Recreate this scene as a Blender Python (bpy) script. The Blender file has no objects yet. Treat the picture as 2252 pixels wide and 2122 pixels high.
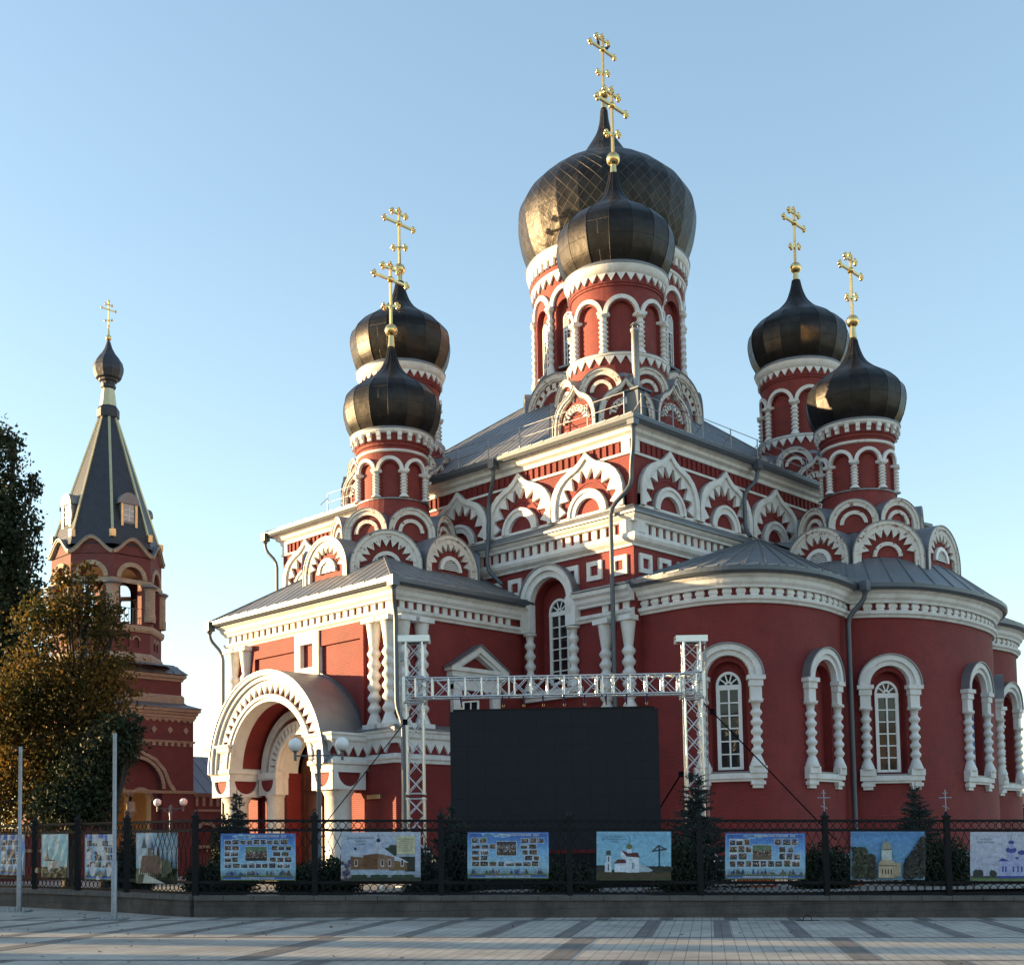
import bpy, bmesh, math, random
from mathutils import Vector, Matrix
random.seed(7)
PI = math.pi
SC = bpy.context.scene
COL = SC.collection

# ------------------------------------------------------------------ camera
FPX, PX0, PY0 = 2747.0, 1130.0, 1675.5
yaw, pit, rol = math.radians(45.775), math.radians(3.976), math.radians(-1.014)
CF = Vector((-math.cos(yaw)*math.cos(pit), math.sin(yaw)*math.cos(pit), math.sin(pit)))
RH = Vector((math.sin(yaw), math.cos(yaw), 0))          # level right
FH = Vector((-math.cos(yaw), math.sin(yaw), 0))         # level forward
_u = RH.cross(CF)
CR = RH*math.cos(rol) + _u*math.sin(rol)
CU = -RH*math.sin(rol) + _u*math.cos(rol)
EYE = Vector((0, 0, 1.6))
cam = bpy.data.cameras.new("camera")
cam.sensor_width = 36
cam.lens = 36*FPX/2252
cam.shift_x = (1126-PX0)/2252
cam.shift_y = (PY0-1061)/2252
cam.clip_end = 3000
co = bpy.data.objects.new("camera", cam)
co.matrix_world = Matrix(((CR.x, CU.x, -CF.x, EYE.x), (CR.y, CU.y, -CF.y, EYE.y), (CR.z, CU.z, -CF.z, EYE.z), (0, 0, 0, 1)))
COL.objects.link(co)
SC.camera = co

def at(px, py, depth):
    """a photo measurement turned into a point: pixel of the 2252 px photo, depth in metres"""
    return EYE + (CF + CR*((px-PX0)/FPX) - CU*((py-PY0)/FPX))*depth

# ------------------------------------------------------------------ light
SUN_AZ, SUN_EL = math.radians(54), math.radians(6.0)     # from south towards west
sdir = Vector((-math.sin(SUN_AZ)*math.cos(SUN_EL), -math.cos(SUN_AZ)*math.cos(SUN_EL), math.sin(SUN_EL)))
w = bpy.data.worlds.new("World"); SC.world = w; w.use_nodes = True
nt = w.node_tree
sky = nt.nodes.new("ShaderNodeTexSky"); sky.sky_type = 'NISHITA'; sky.sun_disc = False
sky.sun_elevation = SUN_EL
sky.sun_rotation = math.atan2(sdir.x, sdir.y)
sky.air_density = 1.0; sky.dust_density = 0.6; sky.ozone_density = 1.7
bg = nt.nodes["Background"]; bg.inputs[1].default_value = 0.15
hs = nt.nodes.new("ShaderNodeHueSaturation"); hs.inputs["Saturation"].default_value = 1.05
nt.links.new(sky.outputs[0], hs.inputs["Color"]); gm = nt.nodes.new("ShaderNodeGamma"); gm.inputs[1].default_value = 0.8; nt.links.new(hs.outputs[0], gm.inputs[0])
tn = nt.nodes.new("ShaderNodeMix"); tn.data_type = 'RGBA'; tn.blend_type = 'MULTIPLY'; tn.inputs[0].default_value = 1.0; tn.inputs[7].default_value = (1.03, 0.995, 0.97, 1)
nt.links.new(gm.outputs[0], tn.inputs[6]); nt.links.new(tn.outputs[2], bg.inputs[0])
sl = bpy.data.lights.new("sun", 'SUN'); sl.energy = 4.2; sl.angle = math.radians(0.5); sl.color = (1.0, 0.69, 0.34)
so = bpy.data.objects.new("sun", sl); so.rotation_euler = sdir.to_track_quat('Z', 'Y').to_euler(); so.location = (-60, -40, 40)
COL.objects.link(so)
SC.view_settings.view_transform = 'Standard'; SC.view_settings.look = 'None'
SC.view_settings.exposure = 2.05; SC.view_settings.gamma = 1.0

# ------------------------------------------------------------------ materials
def mat(name, col, rough=0.6, metal=0.0, var=0.12, scale=3.0, bump=0.0, bscale=40.0, extra=None, spec=None):
    m = bpy.data.materials.new(name); m.use_nodes = True
    t = m.node_tree; b = t.nodes["Principled BSDF"]
    b.inputs["Roughness"].default_value = rough; b.inputs["Metallic"].default_value = metal
    if spec is not None: b.inputs["Specular IOR Level"].default_value = spec
    tc = t.nodes.new("ShaderNodeTexCoord")
    n = t.nodes.new("ShaderNodeTexNoise"); n.inputs["Scale"].default_value = scale; n.inputs["Detail"].default_value = 6; n.inputs["Roughness"].default_value = 0.65
    t.links.new(tc.outputs["Object"], n.inputs["Vector"])
    r = t.nodes.new("ShaderNodeValToRGB")
    a = [max(0, c*(1-var)) for c in col]; c2 = [min(1, c*(1+var)) for c in col]
    r.color_ramp.elements[0].position = 0.3; r.color_ramp.elements[1].position = 0.7
    r.color_ramp.elements[0].color = (*a, 1); r.color_ramp.elements[1].color = (*c2, 1)
    t.links.new(n.outputs["Fac"], r.inputs["Fac"])
    out = r.outputs["Color"]; bumpn = None
    if bump > 0:
        n2 = t.nodes.new("ShaderNodeTexNoise"); n2.inputs["Scale"].default_value = bscale; n2.inputs["Detail"].default_value = 4
        t.links.new(tc.outputs["Object"], n2.inputs["Vector"])
        bumpn = t.nodes.new("ShaderNodeBump"); bumpn.inputs["Strength"].default_value = bump; bumpn.inputs["Distance"].default_value = 0.03
        t.links.new(n2.outputs["Fac"], bumpn.inputs["Height"])
        t.links.new(bumpn.outputs["Normal"], b.inputs["Normal"])
    if extra: out = extra(t, tc, out, b) or out
    t.links.new(out, b.inputs["Base Color"])
    return m

def mixc(t, fac, a, b2):
    x = t.nodes.new("ShaderNodeMix"); x.data_type = 'RGBA'
    if hasattr(fac, 'links'): t.links.new(fac, x.inputs[0])
    else: x.inputs[0].default_value = fac
    for s, v in ((x.inputs[6], a), (x.inputs[7], b2)):
        if hasattr(v, 'links'): t.links.new(v, s)
        else: s.default_value = (*v, 1)
    return x.outputs[2]

def brick_fx(mortar, bw=0.26, bh=0.078, msize=0.006, strength=0.5, cvar=None, dist=0.012, squash=1.0):
    def fx(t, tc, out, b):
        uv = t.nodes.new("ShaderNodeUVMap")
        nz = t.nodes.new("ShaderNodeTexNoise"); nz.inputs["Scale"].default_value = 2.5; nz.inputs["Detail"].default_value = 3
        t.links.new(uv.outputs[0], nz.inputs["Vector"])
        mx = t.nodes.new("ShaderNodeVectorMath"); mx.operation = 'MULTIPLY_ADD'
        mx.inputs[1].default_value = (0.03, 0.03, 0); t.links.new(nz.outputs["Color"], mx.inputs[0]); t.links.new(uv.outputs[0], mx.inputs[2])
        br = t.nodes.new("ShaderNodeTexBrick"); br.offset = 0.5
        br.inputs["Scale"].default_value = 1; br.inputs["Brick Width"].default_value = bw; br.inputs["Row Height"].default_value = bh
        br.inputs["Mortar Size"].default_value = msize; br.inputs["Mortar Smooth"].default_value = 0.6
        br.inputs["Color1"].default_value = (1, 1, 1, 1); br.inputs["Color2"].default_value = (0.82, 0.82, 0.82, 1); br.inputs["Mortar"].default_value = (0, 0, 0, 1)
        t.links.new(mx.outputs[0], br.inputs["Vector"])
        n3 = t.nodes.new("ShaderNodeTexNoise"); n3.inputs["Scale"].default_value = 1.3; n3.inputs["Detail"].default_value = 5
        t.links.new(uv.outputs[0], n3.inputs["Vector"])
        mr = t.nodes.new("ShaderNodeMapRange"); mr.inputs[1].default_value = 0.3; mr.inputs[2].default_value = 0.75; mr.inputs[3].default_value = 0.25; mr.inputs[4].default_value = 1.0
        t.links.new(n3.outputs["Fac"], mr.inputs[0])
        mm = t.nodes.new("ShaderNodeMath"); mm.operation = 'MULTIPLY'
        t.links.new(br.outputs["Fac"], mm.inputs[0]); t.links.new(mr.outputs[0], mm.inputs[1])
        bp = t.nodes.new("ShaderNodeBump"); bp.invert = True; bp.inputs["Strength"].default_value = strength; bp.inputs["Distance"].default_value = dist
        t.links.new(mm.outputs[0], bp.inputs["Height"]); t.links.new(bp.outputs["Normal"], b.inputs["Normal"])
        mul = t.nodes.new("ShaderNodeMix"); mul.data_type = 'RGBA'; mul.blend_type = 'MULTIPLY'; mul.inputs[0].default_value = 0.45
        t.links.new(out, mul.inputs[6]); t.links.new(br.outputs["Color"], mul.inputs[7])
        return mixc(t, mm.outputs[0], mul.outputs[2] if cvar else out, mortar)
    return fx

def peel_fx(amount, under=(0.20, 0.07, 0.045), scale=5.0):
    def fx(t, tc, out, b):
        n = t.nodes.new("ShaderNodeTexNoise"); n.inputs["Scale"].default_value = scale; n.inputs["Detail"].default_value = 9; n.inputs["Roughness"].default_value = 0.72
        t.links.new(tc.outputs["Object"], n.inputs["Vector"])
        r = t.nodes.new("ShaderNodeMapRange"); r.inputs[1].default_value = amount; r.inputs[2].default_value = amount+0.03
        t.links.new(n.outputs["Fac"], r.inputs[0])
        return mixc(t, r.outputs[0], out, under)
    return fx

def streak_fx(col=(0.3, 0.29, 0.27), amt=0.55):
    """soot and rain streaks that run down the paint"""
    def fx(t, tc, out, b):
        mp = t.nodes.new("ShaderNodeMapping"); mp.inputs["Scale"].default_value = (5, 5, 0.7)
        t.links.new(tc.outputs["Object"], mp.inputs["Vector"])
        n = t.nodes.new("ShaderNodeTexNoise"); n.inputs["Scale"].default_value = 1.0; n.inputs["Detail"].default_value = 7; n.inputs["Roughness"].default_value = 0.7
        t.links.new(mp.outputs[0], n.inputs["Vector"])
        r = t.nodes.new("ShaderNodeMapRange"); r.inputs[1].default_value = 0.56; r.inputs[2].default_value = 0.85; r.inputs[4].default_value = amt
        t.links.new(n.outputs["Fac"], r.inputs[0])
        return mixc(t, r.outputs[0], out, col)
    return fx

def chain(*fs):
    def fx(t, tc, out, b):
        for f in fs: out = f(t, tc, out, b) or out
        return out
    return fx
def patch_fx(col, lo=.5, hi=.68, amt=.5, scale=.5, det=8):
    """broad repainted or weathered patches"""
    def fx(t, tc, out, b):
        n = t.nodes.new("ShaderNodeTexNoise"); n.inputs["Scale"].default_value = scale; n.inputs["Detail"].default_value = det; n.inputs["Roughness"].default_value = 0.62
        t.links.new(tc.outputs["Object"], n.inputs["Vector"])
        r = t.nodes.new("ShaderNodeMapRange"); r.inputs[1].default_value = lo; r.inputs[2].default_value = hi; r.inputs[4].default_value = amt
        t.links.new(n.outputs["Fac"], r.inputs[0]); return mixc(t, r.outputs[0], out, col)
    return fx
RED = mat("red_brick_paint", (0.215, 0.020, 0.020), 0.75, var=0.12, scale=1.1, extra=chain(brick_fx((0.06, 0.008, 0.007), strength=0.8, dist=0.025, msize=0.008, cvar=True), patch_fx((0.25, 0.034, 0.031)), patch_fx((0.12, 0.014, 0.014), .52, .7, .6, .9), streak_fx((0.09, 0.014, 0.014), .5)))
REDT = mat("red_brick_tower", (0.20, 0.028, 0.024), 0.75, var=0.22, scale=2.2, extra=brick_fx((0.06, 0.012, 0.010), strength=0.7))
WHITE = mat("white_paint", (0.69, 0.685, 0.675), 0.7, var=0.07, scale=2.5, bump=0.25, bscale=14, extra=chain(patch_fx((0.50, 0.47, 0.43), .48, .7, .7, 1.6), streak_fx((0.24, 0.225, 0.2), .7), peel_fx(.71, (0.3, 0.16, 0.12), 7)))
WORN = mat("white_paint_peeling", (0.63, 0.60, 0.56), 0.75, var=0.1, scale=3, bump=0.5, bscale=12, extra=peel_fx(0.57))
PLAINW = mat("white_gloss", (0.74, 0.74, 0.74), 0.35, var=0.03)
def seam_spec(t, tc, out, b):
    n = t.nodes.new("ShaderNodeTexNoise"); n.inputs["Scale"].default_value = 0.9; n.inputs["Detail"].default_value = 5
    t.links.new(tc.outputs["Object"], n.inputs["Vector"])
    r = t.nodes.new("ShaderNodeMapRange"); r.inputs[3].default_value = 0.4; r.inputs[4].default_value = 0.58
    t.links.new(n.outputs["Fac"], r.inputs[0]); t.links.new(r.outputs[0], b.inputs["Roughness"])
ROOF = mat("roof_sheet_grey", (0.20, 0.21, 0.23), 0.45, 0.55, var=0.15, scale=0.8, bump=0.12, bscale=1.5, extra=seam_spec)
GREY = mat("grey_coated_metal", (0.085, 0.10, 0.12), 0.42, 0.25, var=0.1)
DARK = mat("dark_recess", (0.035, 0.012, 0.01), 0.9)
GOLD = mat("gilded_metal", (0.82, 0.58, 0.24), 0.22, 1.0, var=0.08)
BRASS = mat("pale_brass_sheet", (0.62, 0.52, 0.30), 0.38, 0.9, var=0.1)
def dome_mat(name, diamonds):
    def fx(t, tc, out, b):
        uv = t.nodes.new("ShaderNodeUVMap")
        mp = t.nodes.new("ShaderNodeMapping"); t.links.new(uv.outputs[0], mp.inputs["Vector"])
        br = t.nodes.new("ShaderNodeTexBrick"); br.offset = 0.0 if diamonds else 0.5
        br.inputs["Scale"].default_value = 1
        br.inputs["Mortar Smooth"].default_value = 0.4
        if diamonds:
            mp.inputs["Rotation"].default_value = (0, 0, PI/4)
            br.inputs["Brick Width"].default_value = 0.5; br.inputs["Row Height"].default_value = 0.5; br.inputs["Mortar Size"].default_value = 0.022
        else:
            br.inputs["Brick Width"].default_value = 1.0; br.inputs["Row Height"].default_value = 0.62; br.inputs["Mortar Size"].default_value = 0.009
        br.inputs["Color1"].default_value = (1, 1, 1, 1); br.inputs["Color2"].default_value = (0.62, 0.62, 0.62, 1)
        t.links.new(mp.outputs[0], br.inputs["Vector"])
        n = t.nodes.new("ShaderNodeTexNoise"); n.inputs["Scale"].default_value = 1.7; n.inputs["Detail"].default_value = 4
        t.links.new(tc.outputs["Object"], n.inputs["Vector"])
        ad = t.nodes.new("ShaderNodeMath"); ad.operation = 'MULTIPLY_ADD'; ad.inputs[1].default_value = 0.9
        t.links.new(n.outputs["Fac"], ad.inputs[0])
        iv = t.nodes.new("ShaderNodeMath"); iv.operation = 'MULTIPLY'; iv.inputs[1].default_value = 1.0 if diamonds else 0.5
        t.links.new(br.outputs["Fac"], iv.inputs[0]); t.links.new(iv.outputs[0], ad.inputs[2])
        bp = t.nodes.new("ShaderNodeBump"); bp.inputs["Strength"].default_value = 0.8 if diamonds else 0.5; bp.inputs["Distance"].default_value = 0.08 if diamonds else 0.06
        t.links.new(ad.outputs[0], bp.inputs["Height"]); t.links.new(bp.outputs["Normal"], b.inputs["Normal"])
        r = t.nodes.new("ShaderNodeMapRange"); r.inputs[3].default_value = 0.32; r.inputs[4].default_value = 0.54
        n4 = t.nodes.new("ShaderNodeTexNoise"); n4.inputs["Scale"].default_value = 3.5; n4.inputs["Detail"].default_value = 8; t.links.new(tc.outputs["Object"], n4.inputs["Vector"])
        t.links.new(n4.outputs["Fac"], r.inputs[0]); t.links.new(r.outputs[0], b.inputs["Roughness"])
        mul = t.nodes.new("ShaderNodeMix"); mul.data_type = 'RGBA'; mul.blend_type = 'MULTIPLY'; mul.inputs[0].default_value = 0.8
        t.links.new(out, mul.inputs[6]); t.links.new(br.outputs["Color"], mul.inputs[7])
        return mixc(t, br.outputs["Fac"], mul.outputs[2], (0.10, 0.085, 0.065) if diamonds else (0.03, 0.027, 0.025))
    return mat(name, (0.038, 0.035, 0.034), 0.36, 0.9, var=0.3, scale=1.6, extra=fx)
DOME = dome_mat("blackened_copper", False)
DOMEBIG = dome_mat("blackened_copper_lozenge", True)
def glass_fx(t, tc, out, b):
    b.inputs["Specular IOR Level"].default_value = 0.5
GLASS = mat("window_glass", (0.014, 0.016, 0.019), 0.05, 0.0, var=0.4, scale=4, bump=0.04, bscale=2.0, extra=glass_fx)
ALU = mat("aluminium_tube", (0.60, 0.61, 0.63), 0.28, 1.0, var=0.06)
ZINC = mat("galvanised_steel", (0.30, 0.32, 0.35), 0.5, 0.6, var=0.2, scale=9)
BLACKI = mat("black_painted_iron", (0.008, 0.009, 0.011), 0.6, 0.0, var=0.2, spec=0.2)
SCREEN = mat("led_panel_black", (0.015, 0.0175, 0.022), 0.7, 0.0, var=0.05, spec=0.25)
STRAP = mat("blue_black_webbing", (0.008, 0.009, 0.014), 1.0, spec=0.0)
PURPLE = mat("purple_sling", (0.06, 0.035, 0.11), 0.8)
def conc_fx(t, tc, out, b):
    f = chain(brick_fx((0.045, 0.04, 0.036), 0.55, 0.2, 0.006, 0.6, True), patch_fx((0.17, 0.155, 0.14), .55, .8, .5, 2.0))
    return f(t, tc, out, b)
CONC = mat("stone_block_plinth", (0.085, 0.073, 0.064), 0.85, var=0.55, scale=1.1, extra=conc_fx)
CAPM = mat("concrete_coping", (0.11, 0.103, 0.096), 0.85, var=0.25, scale=3, bump=0.3, bscale=30)
PLINTH = mat("grey_plinth", (0.17, 0.19, 0.22), 0.8)
WOOD = mat("dark_red_door", (0.10, 0.032, 0.02), 0.5, var=0.25, scale=5)
CREAM = mat("cream_render", (0.62, 0.45, 0.25), 0.8, var=0.06)
BTRED = mat("dark_red_brick", (0.145, 0.042, 0.044), 0.8, var=0.15, scale=2, extra=brick_fx((0.075, 0.03, 0.028), strength=0.6, cvar=True))
BTYEL = mat("yellow_brick", (0.40, 0.335, 0.25), 0.8, var=0.18, scale=3, extra=brick_fx((0.13, 0.08, 0.06), strength=0.7, cvar=True, msize=0.012))
TENT = mat("dark_slate_scales", (0.030, 0.036, 0.050), 0.5, 0.1, var=0.25, scale=3, extra=brick_fx((0.02, 0.022, 0.026), 0.4, 0.2, 0.014, 0.6, True))
ORANGE = mat("orange_plastic", (0.62, 0.11, 0.025), 0.5)
GLOBE = mat("opal_globe", (0.80, 0.80, 0.80), 0.25, var=0.02)
CHURCHYARD = mat("yard_paving", (0.21, 0.19, 0.17), 0.9, var=0.3, scale=0.8)

# ------------------------------------------------------------------ mesh builder
class MB:
    def __init__(s): s.v = []; s.f = []; s.m = []; s.sm = []
    def add(s, vs, fs, m=0, sm=False):
        o = len(s.v); s.v += [tuple(p) for p in vs]
        for f in fs: s.f.append([i+o for i in f]); s.m.append(m); s.sm.append(sm)
    def box(s, x0, x1, y0, y1, z0, z1, m=0):
        s.add([(x0,y0,z0),(x1,y0,z0),(x1,y1,z0),(x0,y1,z0),(x0,y0,z1),(x1,y0,z1),(x1,y1,z1),(x0,y1,z1)],
              [(0,3,2,1),(4,5,6,7),(0,1,5,4),(1,2,6,5),(2,3,7,6),(3,0,4,7)], m)
    def obox(s, c, ax, ay, az, m=0):
        """oriented box: centre and three half-axis vectors"""
        c, ax, ay, az = map(Vector, (c, ax, ay, az))
        s.add([c+ax*i+ay*j+az*k for k in (-1,1) for i, j in ((-1,-1),(1,-1),(1,1),(-1,1))],
              [(0,3,2,1),(4,5,6,7),(0,1,5,4),(1,2,6,5),(2,3,7,6),(3,0,4,7)], m)
    def bar(s, a, b, w, h=None, m=0, up=(0,0,1)):
        a, b = Vector(a), Vector(b); d = b-a; L = d.length
        if L < 1e-6: return
        d /= L; u = Vector(up); x = d.cross(u)
        if x.length < 1e-4: x = d.cross(Vector((1,0,0)))
        x.normalize(); y = x.cross(d); h = h or w
        s.obox((a+b)/2, x*w/2, y*h/2, d*L/2, m)
    def tube(s, pts, r, n=8, m=0, caps=True):
        pts = [Vector(p) for p in pts]; rs = r if isinstance(r, (list, tuple)) else [r]*len(pts)
        rings = []; prev = None
        for i, p in enumerate(pts):
            d = (pts[min(i+1, len(pts)-1)]-pts[max(i-1, 0)]).normalized()
            x = prev if prev is not None else (Vector((0,0,1)) if abs(d.z) < 0.9 else Vector((1,0,0)))
            x = (x - d*x.dot(d)); x = x.normalized() if x.length > 1e-5 else d.orthogonal().normalized()
            y = d.cross(x); prev = x
            rings.append([p+(x*math.cos(2*PI*k/n)+y*math.sin(2*PI*k/n))*rs[i] for k in range(n)])
        vs = [q for R in rings for q in R]
        fs = [(i*n+k, i*n+(k+1) % n, (i+1)*n+(k+1) % n, (i+1)*n+k) for i in range(len(pts)-1) for k in range(n)]
        s.add(vs, fs, m, True)
        if caps:
            s.add(rings[0], [list(range(n))[::-1]], m); s.add(rings[-1], [list(range(n))], m)
    def lathe(s, c, prof, n=24, m=0, sm=True, a0=0.0, a1=2*PI, cap=True, phase=0.0):
        full = abs(a1-a0-2*PI) < 1e-6; k = n if full else n+1
        vs = [(c[0]+r*math.cos(a0+phase+(a1-a0)*i/n), c[1]+r*math.sin(a0+phase+(a1-a0)*i/n), z) for r, z in prof for i in range(k)]
        fs = []
        for j in range(len(prof)-1):
            for i in range(n):
                i2 = (i+1) % k if full else i+1
                fs.append((j*k+i, j*k+i2, (j+1)*k+i2, (j+1)*k+i))
        s.add(vs, fs, m, sm)
        if cap and full:
            if prof[0][0] > 1e-4: s.add(vs[:k], [list(range(k))[::-1]], m)
            if prof[-1][0] > 1e-4: s.add(vs[-k:], [list(range(k))], m)
    def ball(s, c, r, n=10, m=0):
        s.lathe(c, [(max(1e-4, r*math.sin(PI*j/n)), c[2]-r*math.cos(PI*j/n)) for j in range(n+1)], n+2, m, True, cap=False)
    # ---- pieces laid on a mapped wall surface M(a, z, d)
    def rect(s, M, a0, a1, z0, z1, d0, d1, m=0, n=1):
        for i in range(n):
            b0 = a0+(a1-a0)*i/n; b1 = a0+(a1-a0)*(i+1)/n
            vs = [M(b0,z0,d0),M(b1,z0,d0),M(b1,z1,d0),M(b0,z1,d0),M(b0,z0,d1),M(b1,z0,d1),M(b1,z1,d1),M(b0,z1,d1)]
            fs = [(4,5,6,7),(0,1,5,4),(3,7,6,2)]
            if i == 0: fs.append((0,4,7,3))
            if i == n-1: fs.append((1,2,6,5))
            s.add(vs, fs, m)
    def slab(s, M, pts, d0, d1, m=0):
        n = len(pts); vs = [M(a, z, d1) for a, z in pts]+[M(a, z, d0) for a, z in pts]
        s.add(vs, [list(range(n))]+[(i, i+n, (i+1) % n+n, (i+1) % n) for i in range(n)], m)
    def band(s, M, outer, inner, d0, d1, m=0):
        n = len(outer)
        vs = [M(*p, d1) for p in outer]+[M(*p, d1) for p in inner]+[M(*p, d0) for p in outer]+[M(*p, d0) for p in inner]
        fs = []
        for i in range(n-1):
            fs += [(i, i+1, n+i+1, n+i), (2*n+i, 2*n+i+1, i+1, i), (n+i, n+i+1, 3*n+i+1, 3*n+i)]
        fs += [(0, n, 3*n, 2*n), (n-1, 3*n-1, 4*n-1, 2*n-1)]
        s.add(vs, fs, m)
    def sheet(s, M, a0, a1, z0, z1, holes=(), du=0.6, m=0, jm=None, d=0.0):
        """wall face with arched niches: hole = (centre, half width, sill z, spring z, depth, back material or None)"""
        cuts = sorted(holes); x = a0; jm = m if jm is None else jm
        def strip(b0, b1):
            n = max(1, int(math.ceil((b1-b0)/du)))
            for i in range(n):
                p = b0+(b1-b0)*i/n; q = b0+(b1-b0)*(i+1)/n
                s.add([M(p,z0,d),M(q,z0,d),M(q,z1,d),M(p,z1,d)], [(0,1,2,3)], m)
        for (c, h, zs, zp, dp, bm) in cuts:
            if c-h > x: strip(x, c-h)
            n = 12; A = [c-h*math.cos(PI*i/n) for i in range(n+1)]
            Z = [zp+h*math.sin(PI*i/n) for i in range(n+1)]
            for i in range(n):
                p, q = A[i], A[i+1]
                if zs > z0+1e-4: s.add([M(p,z0,d),M(q,z0,d),M(q,zs,d),M(p,zs,d)], [(0,1,2,3)], m)
                s.add([M(p,Z[i],d),M(q,Z[i+1],d),M(q,z1,d),M(p,z1,d)], [(0,1,2,3)], m)
                s.add([M(p,Z[i],d),M(p,Z[i],d-dp),M(q,Z[i+1],d-dp),M(q,Z[i+1],d)], [(0,1,2,3)], jm)
                s.add([M(p,zs,d),M(q,zs,d),M(q,zs,d-dp),M(p,zs,d-dp)], [(0,1,2,3)], jm)
                if bm is not None: s.add([M(p,zs,d-dp),M(q,zs,d-dp),M(q,Z[i+1],d-dp),M(p,Z[i],d-dp)], [(0,1,2,3)], bm)
            for e in (0, -1):
                s.add([M(A[e],zs,d),M(A[e],zs,d-dp),M(A[e],Z[e],d-dp),M(A[e],Z[e],d)], [(0,1,2,3) if e else (3,2,1,0)], jm)
            x = c+h
        if x < a1: strip(x, a1)
    def sweep(s, path, prof, m=0, closed=False, caps=True):
        """moulding: profile [(d, z)] run along a plan path, outside on the right-hand side"""
        off = offsets(path, closed); n = len(path); k = len(prof)
        vs = [(p[0]+o[0]*d, p[1]+o[1]*d, z) for p, o in zip(path, off) for d, z in prof]
        fs = []
        for i in range(n if closed else n-1):
            j = (i+1) % n
            for q in range(k-1): fs.append((i*k+q, j*k+q, j*k+q+1, i*k+q+1))
        s.add(vs, fs, m)
        if caps and not closed: s.add(vs[:k], [list(range(k))[::-1]], m); s.add(vs[-k:], [list(range(k))], m)
    def build(s, name, mats, parent=None, merge=False):
        me = bpy.data.meshes.new(name); me.from_pydata(s.v, [], s.f); 
        for mm in (mats if isinstance(mats, (list, tuple)) else [mats]): me.materials.append(mm)
        me.polygons.foreach_set("material_index", s.m); me.polygons.foreach_set("use_smooth", s.sm)
        uvl = me.uv_layers.new(name="UVMap").data; vv = me.vertices
        for p in me.polygons:
            nz = p.normal
            if abs(nz.z) < 0.75:
                l = math.hypot(nz.x, nz.y) or 1; tx, ty = -nz.y/l, nz.x/l
                for li in p.loop_indices:
                    q = vv[me.loops[li].vertex_index].co; uvl[li].uv = (q.x*tx+q.y*ty, q.z)
            else:
                for li in p.loop_indices:
                    q = vv[me.loops[li].vertex_index].co; uvl[li].uv = (q.x, q.y)
        if hasattr(s, 'uvs'):
            for li, u in enumerate(s.uvs): uvl[li].uv = u
        o = bpy.data.objects.new(name, me); COL.objects.link(o)
        if merge:
            b = bmesh.new(); b.from_mesh(me); bmesh.ops.remove_doubles(b, verts=b.verts, dist=1e-4); b.to_mesh(me); b.free()
        if parent is not None:
            o.parent = parent
            if parent.type == 'EMPTY': o.matrix_parent_inverse = Matrix.Translation(-parent.location)
        return o

def offsets(path, closed=False):
    n = len(path); out = []
    def nrm(a, b):
        dx, dy = b[0]-a[0], b[1]-a[1]; l = math.hypot(dx, dy) or 1; return (dy/l, -dx/l)
    for i in range(n):
        a = nrm(path[i-1], path[i]) if (i > 0 or closed) else None
        b = nrm(path[i], path[(i+1) % n]) if (i < n-1 or closed) else None
        if a is None: a = b
        if b is None: b = a
        d = 1+a[0]*b[0]+a[1]*b[1]
        out.append(((a[0]+b[0])/d, (a[1]+b[1])/d))
    return out

def plane(ox, oy, ux, uy):
    """flat wall: a runs along (ux, uy), outward normal (uy, -ux)"""
    return lambda a, z, d: (ox+ux*a+uy*d, oy+uy*a-ux*d, z)
def cyl(cx, cy, r, ang):
    def M(a, z, d):
        t = ang+a/r; return (cx+(r+d)*math.cos(t), cy+(r+d)*math.sin(t), z)
    return M
def pathmap(pts):
    off = offsets(pts); L = [0]
    for p, q in zip(pts[:-1], pts[1:]): L.append(L[-1]+math.hypot(q[0]-p[0], q[1]-p[1]))
    def M(a, z, d):
        a = min(max(a, 0), L[-1]); i = 0
        while i < len(L)-2 and L[i+1] < a: i += 1
        t = (a-L[i])/(L[i+1]-L[i])
        p = [pts[i][k]*(1-t)+pts[i+1][k]*t for k in (0, 1)]; o = [off[i][k]*(1-t)+off[i+1][k]*t for k in (0, 1)]
        return (p[0]+o[0]*d, p[1]+o[1]*d, z)
    M.length = L[-1]
    M.near = lambda x, y: min(((M(L[-1]*k/800, 0, 0)[0]-x)**2+(M(L[-1]*k/800, 0, 0)[1]-y)**2, L[-1]*k/800) for k in range(801))[1]
    return M
def spline(pts, per=5):
    out = []
    P = [Vector((*p, 0)) for p in pts]; P = [2*P[0]-P[1]]+P+[2*P[-1]-P[-2]]
    for i in range(1, len(P)-2):
        for k in range(per):
            t = k/per; a, b, c, d = P[i-1:i+3]
            q = 0.5*((2*b)+(c-a)*t+(2*a-5*b+4*c-d)*t*t+(3*b-a-3*c+d)*t**3); out.append((q.x, q.y))
    out.append(tuple(pts[-1])); return out
def arc(c, z, r, t0=0.0, t1=180.0, n=20, rz=None):
    """arch line left to right; t 0 = left spring, 180 = right spring"""
    rz = rz or r
    return [(c-r*math.cos(math.radians(t0+(t1-t0)*i/n)), z+rz*math.sin(math.radians(t0+(t1-t0)*i/n))) for i in range(n+1)]

def empty(name, loc, label=None, cat=None, group=None, rz=0.0):
    o = bpy.data.objects.new(name, None); o.location = loc; o.rotation_euler = (0, 0, rz); o.empty_display_size = 0.3
    COL.objects.link(o)
    if label: tag(o, label, cat, group)
    return o
def tag(o, label=None, cat=None, group=None, kind=None):
    if label: o["label"] = label
    if cat: o["category"] = cat
    if group: o["group"] = group
    if kind: o["kind"] = kind
    return o
def copy_tree(o, parent=None):
    c = o.copy(); COL.objects.link(c)
    if parent is not None: c.parent = parent
    for ch in [x for x in o.children]: copy_tree(ch, c)
    return c

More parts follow.
